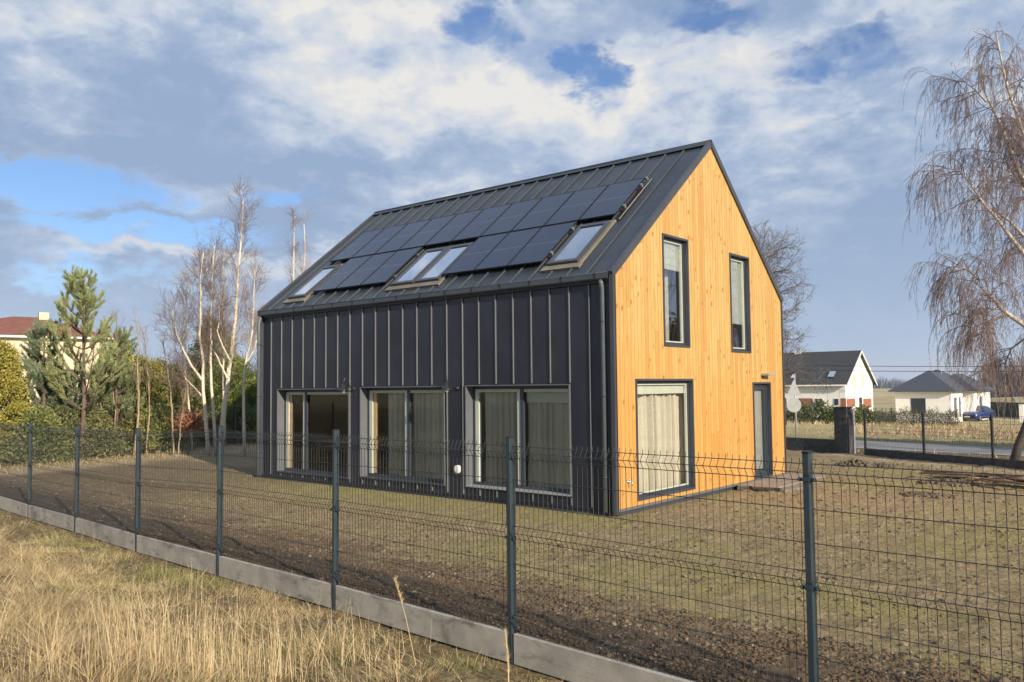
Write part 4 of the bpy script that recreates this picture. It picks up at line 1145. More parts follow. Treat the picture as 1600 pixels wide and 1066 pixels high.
r1_ = hip(X0-o_, X1+o_, Y0-o_, Y0+DP+o_, be+.12, bt).build('roof', 'tile_blue', bh)
hip(X1-4.4, X1+1.1+o_, Y0+6.0-o_, Y0+DP+3.3, be+.115, bt-.35).build('rear_roof', 'tile_blue', bh)
c = at(1464.5, 586, 112); mb = MB(); mb.box((c[0]-.25, c[1]-.25, bt-1.2), (c[0]+.25, c[1]+.25, bt+.10)); mb.build('chimney', 'tile_dark', r1_)
c = at(1471, 584, 112); mb = MB(); mb.tube([(c[0], c[1], bt-1), (c[0], c[1], bt+.5)], .05, 6); mb.build('roof_pipe', 'galv', r1_)
a = ray_plane(1424, 645, ay_, Y0); b = ray_plane(1446, 622.5, ay_, Y0); mb = MB(); mb.box((a[0], Y0-.04, a[2]), (b[0], Y0-.004, b[2])); mb.build('window', 'window_glass_far', bh)
for ya, yb in ((Y0+1.2, Y0+2.4), (Y0+3.6, Y0+4.4)): mb = MB(); mb.box((X1+.004, ya, gz+.6), (X1+.04, yb, be-.7)); mb.build('window', 'reveal_metal', bh)
mb = MB(); mb.box((X1+1.104, Y0+9, gz+1.0), (X1+1.14, Y0+10.3, be-.7)); mb.build('window', 'reveal_metal', bh)

# cream house with red roof behind the pines
C0 = at(166, 600, 62); C1 = at(-120, 600, 62); cz = -1.0
cd = (C1-C0)[:2]; clen = 10.6; cd /= np.linalg.norm(cd); ang_c = math.radians(6); cd = np.array([cd[0]*cos(ang_c)-cd[1]*sin(ang_c), cd[0]*sin(ang_c)+cd[1]*cos(ang_c)]); cnn = np.array([cd[1], -cd[0]])
if cnn@(CAMP[:2]-C0[:2]) > 0: cnn = -cnn
ce = float(at(150, 531, 62)[2]); ct = float(at(60, 497, 67)[2])
ch = empty('cream_house', (float(C0[0]+cd[0]*7), float(C0[1]+cd[1]*7), cz), 'cream rendered house with a low red hipped roof behind the pine trees', 'house')
Q = lambda u, v, z: (C0[0]+cd[0]*u+cnn[0]*v, C0[1]+cd[1]*u+cnn[1]*v, z)
mb = MB(); mb.prism([Q(0, 0, cz), Q(clen, 0, cz), Q(clen, 10, cz), Q(0, 10, cz)], (0, 0, ce-cz)); mb.build('wall', 'render_cream', ch)
o_ = .5; mb = MB(); a, b, c, d = Q(-o_, -o_, ce+.13), Q(clen+o_, -o_, ce+.13), Q(clen+o_, 10+o_, ce+.13), Q(-o_, 10+o_, ce+.13); r0, r1 = Q(3.3, 5, ct), Q(5.0, 5, ct)
mb.poly([a, b, r1, r0]); mb.poly([b, c, r1]); mb.poly([c, d, r0, r1]); mb.poly([d, a, r0]); rf_ = mb.build('roof', 'tile_red', ch)
mb = MB(); mb.prism([Q(-o_, -o_, ce+.01), Q(clen+o_, -o_, ce+.01), Q(clen+o_, 10+o_, ce+.01), Q(-o_, 10+o_, ce+.01)], (0, 0, .117)); mb.build('eaves_board', 'render_white', rf_)
mb = MB(); mb.prism([Q(2.9, 4.3, ct-.8), Q(3.5, 4.3, ct-.8), Q(3.5, 4.9, ct-.8), Q(2.9, 4.9, ct-.8)], (0, 0, 1.1)); mb.build('chimney', 'render_cream', rf_)
for u0 in (2.2, 6.2): mb = MB(); mb.prism([Q(u0, -.03, cz+3.2), Q(u0+1.1, -.03, cz+3.2), Q(u0+1.1, -.004, cz+3.2), Q(u0, -.004, cz+3.2)], (0, 0, 1.4)); mb.build('window', 'window_glass_far', ch)

# distant blue hill and flat land
hp = []; mb = MB()
hc = at(1375, 613, 2600); hn = 40
for j, (rad, hh) in enumerate(((1.0, 0), (.8, .12), (.55, .55), (.3, .88), (.1, 1.0))):
    for i in range(hn):
        a = 2*pi*i/hn; mb.v.append((hc[0]+cos(a)*150*rad*(1+.15*sin(3*a)), hc[1]+sin(a)*200*rad, -6+(hc[2]+6+8)*hh*(1+.06*sin(5*a+j))))
for j in range(4):
    for i in range(hn): mb.smooth = True; mb.face((j*hn+i, j*hn+(i+1) % hn, (j+1)*hn+(i+1) % hn, (j+1)*hn+i))
mb.face([4*hn+i for i in range(hn)]); tag(mb.build('hill', 'hill_green'), kind='structure')

# ------------------------------------------------------------------ BLUE CAR
cp = gp(1526, 657.5)


def make_car(base, head):
    root = empty('parked_car', (float(base[0]), float(base[1]), float(zground(base[0], base[1], False))), 'blue hatchback parked on the track at the edge of the field', 'car')
    o = np.array(root.location); fx = np.array([cos(head), sin(head), 0]); fy = np.array([-sin(head), cos(head), 0])
    T = lambda u, v, z: tuple(o+fx*u+fy*v+np.array([0, 0, z]))
    # cross sections along the length: (u, half width low, half width belt, z sill, z belt, z roof, half width roof)
    S = [(2.15, .62, .66, .42, .62, .64, .60), (2.08, .84, .85, .26, .66, .72, .74), (1.6, .90, .91, .22, .74, .88, .78), (1.0, .91, .92, .22, .80, .96, .80), (.75, .91, .92, .22, .86, 1.02, .76),
         (.05, .91, .92, .22, .92, 1.42, .60), (-.5, .91, .92, .22, .94, 1.50, .60), (-1.2, .91, .92, .22, .96, 1.46, .58), (-1.75, .90, .91, .26, .98, 1.22, .60), (-2.05, .84, .86, .34, .96, 1.0, .66), (-2.15, .72, .76, .46, .86, .88, .62)]
    mb = MB(); rows = []
    for u, hl, hb, zs, zb, zr, hr in S:
        ring = [(-hl*.94, zs), (-hl, zs+.10), (-hb, zb-.12), (-hb*.97, zb), (-hr, zr-.03), (-hr*.8, zr), (0, zr+.02), (hr*.8, zr), (hr, zr-.03), (hb*.97, zb), (hb, zb-.12), (hl, zs+.10), (hl*.94, zs)]
        rows.append([len(mb.v)+i for i in range(len(ring))]); mb.v += [T(u, v, z) for v, z in ring]
    mb.smooth = True
    for r_, q in zip(rows[:-1], rows[1:]):
        for i in range(len(r_)): j = (i+1) % len(r_); mb.face((r_[i], r_[j], q[j], q[i]))
    mb.face(rows[0]); mb.face(rows[-1][::-1]); body = mb.build('body', 'car_blue', root)
    mb = MB(); mb.quad(T(.80, -.70, 1.02), T(.80, .70, 1.02), T(.10, .56, 1.425), T(.10, -.56, 1.425)); mb.build('windscreen', 'window_glass_far', root)
    for s in (-1, 1):
        mb = MB(); mb.poly([T(.62, s*.905, .95), T(-1.5, s*.905, 1.02), T(-1.35, s*.66, 1.36), T(-.1, s*.655, 1.40)][::s]); mb.build('side_window', 'window_glass_far', root)
        mb = MB(); mb.prism([T(2.14, s*.50, .62), T(2.10, s*.83, .62), T(1.95, s*.87, .74), T(2.02, s*.55, .73)], tuple(fx*.02)); mb.build('headlight', 'lamp_glass', root)
        mb = MB(); mb.obox(T(.62, s*1.0, 1.0), fx, fy, (0, 0, 1), (.06, .09, .07)); mb.build('wing_mirror', 'car_blue', root)
        for u in (1.38, -1.3):
            mb = MB(); mb.lathe(T(u, s*.72, .33), fy*s, [(.24, 0), (.33, .02), (.33, .19), (.22, .21)], 18); w_ = mb.build('wheel', 'rubber', root)
            mb = MB(); mb.lathe(T(u, s*.925, .33), fy*s, [(.21, 0), (.19, .01), (.05, .012)], 10); mb.build('rim', 'galv', w_)
    mb = MB(); mb.obox(T(2.165, 0, .45), fx, fy, (0, 0, 1), (.012, .27, .06)); mb.build('number_plate', 'white_plastic', root)
    mb = MB(); mb.obox(T(2.13, 0, .56), fx, fy, (0, 0, 1), (.03, .5, .05)); mb.obox(T(2.12, 0, .32), fx, fy, (0, 0, 1), (.03, .62, .07)); mb.build('grille', 'black_plastic', root)
    mb = MB(); mb.lathe(T(2.155, 0, .66), fx, [(.05, 0), (.05, .012)], 12); mb.build('badge', 'galv', root)
    return root


vdir = math.atan2(CAMP[1]-cp[1], CAMP[0]-cp[0]); car_ = make_car(cp, vdir-0.38); car_.scale = (1.18, 1.18, 1.18)
# ------------------------------------------------------------------ TREES


def tubes_obj(name, parts, m, parent, sides=None):
    arr = []
    for P, R, s in parts: arr.append(batch_tubes(P, R, s))
    v, f = join_arrays(arr); return raw_mesh(name, v, f, 4, m, parent, smooth=False)


def line3(pp, d, dd=0.0):
    """photo polyline at distance d (+dd along it) -> world points"""
    n = len(pp); return np.array([at(p[0], p[1], d+dd*i/(n-1)) for i, p in enumerate(pp)])


def birch(label, stems, group, seed, n1=38, l1=(.8, 2.2), up=.55, ang1=(20, 55), n2=7, n3=4, tmin=.3, twig='twig_birch', tw=.8, cat='tree', name='birch_tree', bark='birch_bark'):
    rng = np.random.default_rng(seed); b = stems[0][0][0]; zb = float(zground(b[0], b[1], False))
    root = empty(name, (float(b[0]), float(b[1]), zb), label, cat, group)
    mb = MB(); br = []; tw_ = []
    for pts, r0, r1, frac in stems:
        pts = np.array(pts); P = resample(pts, 16); P[1:-1] += rng.normal(size=(14, 3))*.012
        if frac == 1.0 and pts is stems[0][0]: pass
        mb.tube(list(P), list(np.linspace(r0*(.8 if r0 > .06 else 1), r1, 16)), 8)
        A, L = grow(rng, P[None], int(n1*frac), l1, ang1, up, tmin, 1.0, 6, .09, .55); br.append((A, np.linspace(.013, .004, 6)[None]*np.clip(L/1.4, .5, 1.6)[:, None]*tw, 4))
        B, L2 = grow(rng, A, n2, (.25*l1[1]*.5, .5*l1[1]*.6), (20, 55), up*.6, .15, 1.0, 4, .14, .3); tw_.append((B, taper(len(B), 4, .0052, .0028)*tw, 3))
        C_, L3 = grow(rng, B, n3, (.10*l1[1], .24*l1[1]), (20, 60), up*.3, .2, 1.0, 3, .15, .2); tw_.append((C_, taper(len(C_), 3, .0036, .0022)*tw, 3))
    mb.build('trunk', bark, root); cr_o = tubes_obj('crown', br+tw_, twig, root); return root


G1 = 'bare birches in front of the left end of the house'
z0 = lambda p: np.r_[p[:2], zground(p[0], p[1], False)-.1]


def px_stem(pp, d, dd=0.0):
    b = gp(*pp[0]); d = hypot(b[0]-CAMP[0], b[1]-CAMP[1]) if d < 40 else d; P = line3(pp, d, dd); P[0, 2] = zground(P[0, 0], P[0, 1], False)-.1
    return P


birch('slender white birch, leftmost of the group, with low side stems forking left',
      [(px_stem([(326, 714), (321, 651), (316.6, 597), (318, 563), (313, 541), (313.6, 490), (313, 440), (318, 395)], 29.0), .085, .02, 1.0),
       (line3([(317, 597), (305, 580), (290, 555), (275, 520), (268, 480)], 29.0, -.6), .045, .01, .6), (line3([(318, 622), (303, 605), (288, 590), (280, 570)], 29.0, .5), .03, .008, .35)], G1, 1, up=.4, ang1=(20, 55), l1=(.7, 1.9), tmin=.25)
birch('straight thin birch just right of the leftmost white birch', [(px_stem([(338, 713), (333, 640), (329, 577), (330.7, 480), (331, 431), (335, 385)], 29.6), .075, .015, 1.0)], G1, 2, l1=(.6, 1.7), tmin=.4)
birch('tallest white birch rising beside the left end of the metal wall',
      [(px_stem([(345, 712), (348, 665), (355.6, 592), (361.7, 553), (369, 480), (373.8, 412), (379.5, 337), (380, 306)], 28.6), .12, .018, 1.3),
       (line3([(355, 592), (345, 570), (333, 545), (326, 520)], 28.6, .8), .035, .01, .4), (line3([(361, 565), (350, 545), (340, 520), (345, 470)], 28.6, -.5), .03, .008, .4)], G1, 3, n1=40, l1=(.6, 1.9), tmin=.3)
birch('brownish birch close against the left corner of the house', [(px_stem([(383, 712), (380, 620), (384, 563), (393, 533), (396, 480), (398, 420)], 30.5), .07, .015, 1.0), (line3([(384, 570), (400, 540), (404, 500)], 30.5, .5), .03, .01, .5)], G1, 4, twig='twig_tan', l1=(.7, 1.8))
birch('pale bare birch with a broad crown at the back of the birch group', [(px_stem([(352, 700), (348, 600), (352, 520), (345, 440), (350, 400)], 34.5), .05, .012, 1.0)], G1, 5, twig='twig_tan', l1=(1.0, 2.4), n1=30)
birch('low spreading birch reaching out left over the conifers', [(px_stem([(300, 706), (294, 620), (286, 560), (288, 500), (296, 445)], 33.0), .045, .012, 1.0)], G1, 6, twig='twig_tan', l1=(.9, 2.1), n1=30)
G2 = 'bare birches showing above the left roof slope'
birch('thin white birch just over the lower left roof edge, left one', [(px_stem([(452, 700), (456, 520), (459, 440), (459, 370), (461, 338)], 47), .10, .02, 1.0)], G2, 7, l1=(.8, 1.9), tmin=.5)
birch('thin birch just over the lower left roof edge, right one', [(px_stem([(472, 700), (470, 520), (472, 440), (477, 400), (475, 350)], 48), .10, .02, 1.0)], G2, 8, l1=(.8, 1.9), tmin=.5, twig='twig_tan')
G3 = 'thin bare saplings in front of the conifers'
SAP = [('sapling leaning left from its foot with a crooked grey trunk', [(158, 714), (150, 670), (138, 620), (131, 590)], 27.6, .05),
       ('thin sapling close beside the leaning one, slightly bowed', [(163, 712), (160, 660), (157, 620), (150, 585), (146, 560)], 27.9, .04),
       ('very thin sapling between the pine and the tall pale sapling', [(187, 712), (178, 690), (180, 640), (176, 600), (184, 545), (182, 500)], 28.0, .035),
       ('tall pale sapling with an upswept broom of twigs at its top', [(209, 712), (215, 660), (217.5, 620), (215, 580), (217, 540), (213, 505)], 27.8, .065),
       ('curved thin sapling right of the tall pale one', [(227, 710), (234, 650), (233, 600), (229, 560), (223, 510)], 28.2, .045),
       ('tan trunked sapling leaning left near the birches', [(272, 712), (269, 660), (267, 610), (260, 570), (254, 530)], 28.4, .055),
       ('short twiggy sapling at the edge of the birch group', [(277, 716), (280, 690), (284, 650), (290, 610)], 28.2, .035)]
for i, (lb, pp, d, r) in enumerate(SAP):
    birch(lb, [(px_stem(pp, d), r*.72, r*.2, 1.0)], G3, 20+i, n1=14, l1=(.45, 1.2), up=.6, ang1=(15, 45), n2=4, n3=2, tmin=.4, name='sapling', bark='bark_sapling', twig='twig_tan')


def sprays(rng, C_, D, size, tint, n, sp=.35):
    """n small leaf quads about points C_ with direction D"""
    N = len(C_); idx = rng.integers(0, N, n); c = C_[idx]+rng.normal(size=(n, 3))*sp*size
    d = D[idx]+rng.normal(size=(n, 3))*.55; d /= np.linalg.norm(d, axis=1, keepdims=True)
    s = np.cross(d, rng.normal(size=(n, 3))); s /= np.linalg.norm(s, axis=1, keepdims=True)
    L = size*rng.uniform(.5, 1.2, n)[:, None]; w = L*.30
    P = np.stack([c, c+d*L*.5-s*w, c+d*L, c+d*L*.5+s*w], 1); t = np.repeat(tint[idx]*rng.uniform(.75, 1.25, (n, 1)), 4, axis=0)
    return P.reshape(-1, 3), np.arange(n*4).reshape(-1, 4), t


def thuja(label, px, pyt, d, rad, group, seed, col=(.17, .165, .03), col2=(.085, .105, .03), n=9000, cone=.8, size=.17, cat='conifer', name='conifer_bush', low=0.0, h=None):
    rng = np.random.default_rng(seed); b = at(px, 700, d); gzz = float(zground(b[0], b[1], False)); top = float(at(px, pyt, d)[2]) if h is None else gzz+h; H = top-gzz
    root = empty(name, (float(b[0]), float(b[1]), gzz), label, cat, group)
    mb = MB(); mb.tube([(b[0], b[1], gzz-.1), (b[0], b[1], gzz+H*.55)], [rad*.09+.02, .02], 7); mb.build('trunk', 'bark_brown', root)
    m = 420; hh = rng.random(m)**.9; a = rng.uniform(0, 2*pi, m)
    env = np.clip((1-hh)**cone*1.15, .04, 1)*np.clip(.55+hh*4, 0, 1)
    rr = rad*env*(rng.random(m)**.4)*(0.8+.45*vnoise(a*1.3, hh*6, 1.0, seed))
    C_ = np.stack([b[0]+np.cos(a)*rr, b[1]+np.sin(a)*rr, gzz+low+hh*(H-low)*.98], 1)
    D = np.stack([np.cos(a)*.7, np.sin(a)*.7, .55+hh*.5], 1); q = rng.random((m, 1))
    tint = np.array(col)*q+np.array(col2)*(1-q)
    v, f, t = sprays(rng, C_, D, size, tint, n, 1.1); raw_mesh('foliage', v, f, 4, 'needles', root, tint=t); return root


G4 = 'dense conifers behind the back fence'
Y_, Y2 = (.50, .44, .09), (.24, .23, .06)
thuja('golden green conifer bush at the far left edge behind the fence', -4, 538, 30, .95, G4, 41, Y_, Y2, 34000, .55, .085)
thuja('low golden bush filling in under the far left conifer', 26, 650, 30.5, .6, G4, 42, Y_, Y2, 16000, .5, .085)
D1, D2 = (.13, .16, .05), (.05, .075, .025)
for i, (px, pyt, d, r, c1, c2, lb) in enumerate([
        (95, 640, 30.0, 1.0, (.11, .115, .05), (.055, .065, .03), 'dark green low conifer behind the small blue green pine'), (140, 645, 30.5, 1.0, (.12, .12, .05), (.06, .068, .03), 'dark green conifer under the tall pine'),
        (182, 545, 31, 1.3, (.22, .20, .06), Y2, 'olive conifer right of the tall pine'), (212, 560, 32, 1.3, (.20, .19, .05), D2, 'olive conifer behind the tall pale sapling'),
        (243, 568, 31, 1.3, (.22, .19, .05), D2, 'olive brown conifer behind the curved sapling'), (268, 575, 32, 1.2, (.17, .15, .06), D2, 'brownish conifer left of the birches'),
        (298, 590, 33, 1.4, (.14, .14, .05), D2, 'dull conifer directly behind the leftmost birch'), (330, 500, 35, 1.5, (.09, .10, .04), (.04, .05, .02), 'tall dark conifer rising behind the white birches'),
        (362, 560, 33.5, 1.7, (.13, .15, .03), D2, 'broad green conifer behind the tallest birch'), (400, 590, 34, 1.8, (.12, .15, .03), D2, 'green conifer at the left corner of the house'),
        (60, 648, 29, .9, (.14, .14, .05), D2, 'low green shrub between the golden bush and the small pine'), (200, 640, 29.2, 1.1, (.20, .18, .05), D2, 'low olive shrub at the back fence behind the tall pale sapling'), (320, 655, 30.8, 1.0, (.18, .15, .06), D2, 'low brown green shrub at the feet of the birches'), (252, 640, 29.5, 1.2, (.17, .17, .05), D2, 'low shrub left of the tan sapling'), (375, 640, 31.5, 1.3, (.10, .12, .035), D2, 'low dark shrub between the tallest birch and the house')]):
    thuja(lb, px, pyt, (d+3.0 if px > 150 else d+.3), r*.95, G4, 50+i, tuple(2.3*k for k in c1), tuple(2.0*k for k in c2), 22000 if pyt < 600 else 15000, .5, .10)
# dry beech shrub with russet leaves
thuja('small russet leaved shrub beside the leftmost birch', 294, 655, 30.5, .38, None, 77, (.36, .17, .09), (.25, .12, .07), 1500, .4, .12, 'shrub', 'dry_shrub', .9)


def pine(label, px, pyt, d, seed, spread, col, col2, lean=0.0, nb=26, zb=.28, group='young pines at the left'):
    rng = np.random.default_rng(seed); b = at(px, 700, d); gzz = float(zground(b[0], b[1], False)); tp = at(px+lean, pyt, d); H = tp[2]-gzz
    root = empty('pine_tree', (float(b[0]), float(b[1]), gzz), label, 'pine', group)
    T = resample([(b[0], b[1], gzz-.1), (b[0]+.1, b[1], gzz+H*.35), (b[0]-.05, b[1], gzz+H*.7), tuple(tp)], 12)
    mb = MB(); mb.tube(list(T), list(np.linspace(.085, .018, 12)), 8); mb.build('trunk', 'bark_brown', root)
    # whorls
    segs = []; 
    for w_ in range(9):
        t = zb+(0.93-zb)*w_/8; c = np.array([np.interp(t, np.linspace(0, 1, 12), T[:, k]) for k in range(3)])
        for j in range(5 if w_ < 7 else 4):
            a = rng.uniform(0, 2*pi); L = spread*(1.05-t)*rng.uniform(.75, 1.25)+.25; P = [c]; dz = rng.uniform(.1, .4)
            dv = np.array([cos(a), sin(a), dz])
            for k in range(5): dv = dv/np.linalg.norm(dv)+np.array([0, 0, .28]); P.append(P[-1]+dv/np.linalg.norm(dv)*L/5)
            segs.append(P)
    A = np.array(segs); B, L2 = grow(rng, A, 6, (.25, .75), (25, 55), .8, .25, 1.0, 5, .08, .4)
    tubes_obj('branches', [(A, taper(len(A), 6, .026, .010), 5), (B, taper(len(B), 5, .010, .006), 3)], 'bark_brown', root)
    tops = T[-3:][None]; tops = np.array([resample(T[-3:], 5)])
    Bn = np.concatenate([B, A[:, 1:], tops]); 
    rngn = rng; N = len(Bn); per = 130; t = rng.uniform(.25, 1.03, (N, per)); f_ = np.clip(t, 0, .999)*4; i = f_.astype(int); fr = (f_-i)[..., None]; rows = np.arange(N)[:, None]
    a_, b_ = Bn[rows, i], Bn[rows, i+1]; base = (a_+(b_-a_)*fr).reshape(-1, 3); tg = (b_-a_).reshape(-1, 3); tg /= np.linalg.norm(tg, axis=1, keepdims=True)+1e-9
    rnd = rng.normal(size=tg.shape); rnd -= tg*(rnd*tg).sum(1, keepdims=True); rnd /= np.linalg.norm(rnd, axis=1, keepdims=True); dn = tg*1.0+rnd*.6; dn /= np.linalg.norm(dn, axis=1, keepdims=True)
    L = rng.uniform(.07, .14, len(base))[:, None]; s = np.cross(dn, rng.normal(size=dn.shape)); s /= np.linalg.norm(s, axis=1, keepdims=True); w = .007
    v = np.stack([base-s*w*.6, base+s*w*.6, base+dn*L+s*w*.5, base+dn*L-s*w*.5], 1).reshape(-1, 3)
    q = np.repeat(rng.random((N, 1)), per, 0).reshape(-1, 1); tint = np.array(col)*q+np.array(col2)*(1-q); raw_mesh('needles', v, np.arange(len(v)).reshape(-1, 4), 4, 'needles', root, tint=np.repeat(tint, 4, 0)); return root


pine('tall open young pine with upswept branches in front of the cream house', 128, 432, 29.8, 61, 2.0, (.42, .46, .20), (.28, .33, .15), -4)
pine('slim blue green pine left of the tall pine', 66, 518, 30.6, 62, .95, (.30, .38, .22), (.20, .26, .17), 4)
pine('lower pine top peeking out right of the tall pine', 180, 528, 31.5, 63, 1.1, (.34, .38, .18), (.20, .26, .13), 2)
pine('low bushy pine between the slim pine and the tall pine', 98, 585, 31.0, 64, 1.5, (.26, .33, .17), (.16, .21, .12), 3)

# oak behind the house ----------------------------------------------------
rng = np.random.default_rng(90); b = at(1150, 700, 43); root = empty('bare_oak', (float(b[0]), float(b[1]), 0), 'large bare tree with spreading branches behind the right side of the house', 'tree')
T = resample([(b[0], b[1], -.2), (b[0]+.2, b[1], 2.5), (b[0]+.1, b[1]+.2, 5.0), (b[0]+.5, b[1], 8.0)], 14)
mb = MB(); mb.tube(list(T), list(np.linspace(.36, .06, 14)), 10); mb.build('trunk', 'bark_oak', root)
A, L = grow(rng, T[None], 60, (3.0, 4.7), (45, 95), .30, .22, 1.0, 9, .15, .25); B, L2 = grow(rng, A, 10, (.9, 2.1), (25, 60), .25, .2, 1.0, 6, .16, .35); C_, L3 = grow(rng, B, 6, (.35, .95), (25, 60), .2, .2, 1.0, 4, .18, .3); D_, L4 = grow(rng, C_, 4, (.15, .45), (25, 60), .1, .3, 1.0, 3, .15, .2)
tubes_obj('crown', [(A, taper(len(A), 9, .060, .012), 5), (B, taper(len(B), 6, .017, .006), 4), (C_, taper(len(C_), 4, .008, .0045), 3), (D_, taper(len(D_), 3, .005, .003), 3)], 'twig_grey', root)

# evergreens by the road, right of the picture: their shade crosses the verge
for i, (x_, y_, h_, lb) in enumerate(((8.2, 18.6, 4.6, 'dense roadside evergreen nearest the weeping birch, beyond the right edge'), (12.0, 17.6, 5.2, 'taller dense roadside evergreen further right, beyond the right edge'))):
    dd_ = hypot(x_-CAMP[0], y_-CAMP[1]); o_t = thuja(lb, 1500, 0, dd_, 1.7, 'evergreens by the road', 400+i, (.13, .16, .05), (.06, .08, .03), 9000, .5, .2, h=h_); o_t.location = (x_, y_, 0)
# weeping birch at the right ------------------------------------------------
rng = np.random.default_rng(95); DB = 25.5; tb0 = at(1583, 728, DB)
root = empty('weeping_birch', (float(tb0[0]), float(tb0[1]), 0.0), 'large weeping birch with hanging reddish twigs at the right edge by the road', 'birch')
main = [([(1581, 735), (1590, 700), (1604, 665), (1622, 620), (1650, 540), (1660, 450), (1650, 360), (1625, 290), (1596, 199), (1582.5, 159), (1571, 137), (1569, 105), (1560, 75), (1556, 50)], 0, .115, .02),
        ([(1640, 400), (1622, 330), (1600, 284), (1593, 269), (1580, 241), (1565, 199), (1552.5, 172), (1541, 150), (1532, 127)], .8, .10, .018),
        ([(1655, 500), (1630, 440), (1600, 397), (1580, 372), (1561, 346), (1535, 316), (1514, 284)], -.6, .09, .018),
        ([(1640, 410), (1600, 369), (1576, 344), (1550, 327)], .4, .06, .02),
        ([(1652, 560), (1625, 525), (1599, 507), (1574.5, 491), (1562, 480), (1545.6, 460), (1519, 437)], -.8, .10, .02),
        ([(1565, 482), (1548, 482), (1523, 489), (1508, 511)], -.9, .035, .012), ([(1541, 159), (1522, 139), (1505.6, 127), (1492, 128)], .9, .03, .01),
        ([(1519, 290), (1500, 268), (1478, 262), (1460, 272)], -.5, .03, .01), ([(1574, 491), (1550, 500), (1535, 520), (1530, 545)], .2, .03, .01),
        ([(1530, 437), (1510, 420), (1485, 415), (1470, 425)], -.8, .03, .01), ([(1660, 330), (1672, 240), (1690, 160)], 1.0, .09, .02), ([(1650, 450), (1690, 380), (1720, 300)], 0, .1, .02), ([(1655, 520), (1700, 470), (1750, 440)], .5, .09, .02), ([(1625, 290), (1618, 220), (1610, 150), (1600, 90)], -1.0, .07, .015),
        ([(1600, 300), (1580, 265), (1560, 240), (1545, 235)], 1.2, .03, .01), ([(1625, 525), (1600, 530), (1580, 545), (1570, 570)], .6, .04, .012)]
mb = MB(); lim = []
for i, (pp, dd, r0, r1) in enumerate(main):
    P = line3(pp, DB, dd)
    if i == 0: P[0, 2] = -.1
    P = resample(P, 20); mb.tube(list(P), list(np.linspace(r0, r1, 20)), 8); lim.append(P)
mb.build('trunk', 'birch_bark_old', root)
LIM = np.stack(lim)
wts = [46, 20, 20, 10, 22, 12, 12, 14, 12, 14, 8, 8, 8, 12, 10, 14]
As = []
for i in range(len(lim)):
    A, L = grow(rng, LIM[i:i+1], int(wts[i]*.9), (.5, 1.25), (30, 75), -.25, (.22 if i else .5), 1.0, 7, .10, .15); As.append(A)
A = np.concatenate(As)
B, L2 = grow(rng, A, 10, (.4, 1.15), (20, 70), -2.2, .25, 1.0, 7, .10, .1)
# long hanging strands
C_, L3 = grow(rng, B[::3], 2, (.4, 1.5), (5, 50), -3.0, .3, 1.0, 7, .07, .2)
E_, L5 = grow(rng, np.concatenate([B, C_]), 6, (.06, .20), (15, 50), -1.2, .1, 1.0, 3, .12, .1)
tubes_obj('crown', [(A, taper(len(A), 7, .014, .005), 4), (B, taper(len(B), 7, .0052, .0028), 3), (C_, taper(len(C_), 7, .0038, .0024), 3), (E_, taper(len(E_), 3, .0034, .0024), 3)], 'twig_red', root)

# hedge of young thujas in front of the bungalow and shrubs by the white house ----
rng = np.random.default_rng(99); hedge_src = []
for i in range(4):
    hedge_src.append(None)
nh = 34; k = 0
HX = np.linspace(1366, 1498, nh)
HLAB = {0: 'young thuja at the left end of the hedge in front of the bungalow', nh-1: 'young thuja at the right end of the hedge, next to the blue car'}
protos = []
for i, px in enumerate(HX):
    d = 92+rng.uniform(-.6, .6); h = rng.uniform(1.25, 1.75)
    lb = HLAB.get(i, 'small dark green thuja within the long hedge row in front of the bungalow')
    if i < 4:
        o = thuja(lb, px, 0, d, .27, 'young thujas in the hedge row before the bungalow', 200+i, (.15, .135, .075), (.08, .10, .05), 420, .8, .10, 'thuja', 'hedge_thuja', 0.05, h); protos.append(o)
    else:
        o = copy_tree(protos[i % 4]); b = at(px, 700, d); o.location = (b[0], b[1], float(zground(b[0], b[1], False))); o.rotation_euler = (0, 0, rng.uniform(0, 6)); o.scale = (1, 1, rng.uniform(.85, 1.15)); o['label'] = lb
for i, (px, pyt, d, r, lb) in enumerate([(1236, 640, 72, 1.3, 'dark pine shrub beside the road sign in front of the white gabled house'), (1254, 636, 73, 1.2, 'green conifer shrub second from the left before the white gabled house'), (1283, 634, 74, 1.3, 'bushy green conifer shrub under the dark window of the white gabled house'), (1303, 645, 72, 1.0, 'low green shrub beside the gate pillar before the white gabled house'),
                                         (1333, 648, 78, .9, 'low dull shrub below the gable of the white gabled house'), (1352, 640, 80, .9, 'dark shrub at the right corner of the white gabled house')]):
    thuja(lb, px, pyt, d, r, 'shrubs before the white gabled house', 240+i, (.16, .18, .06), (.06, .08, .03), 1500, .5, .22, 'shrub', 'conifer_shrub')
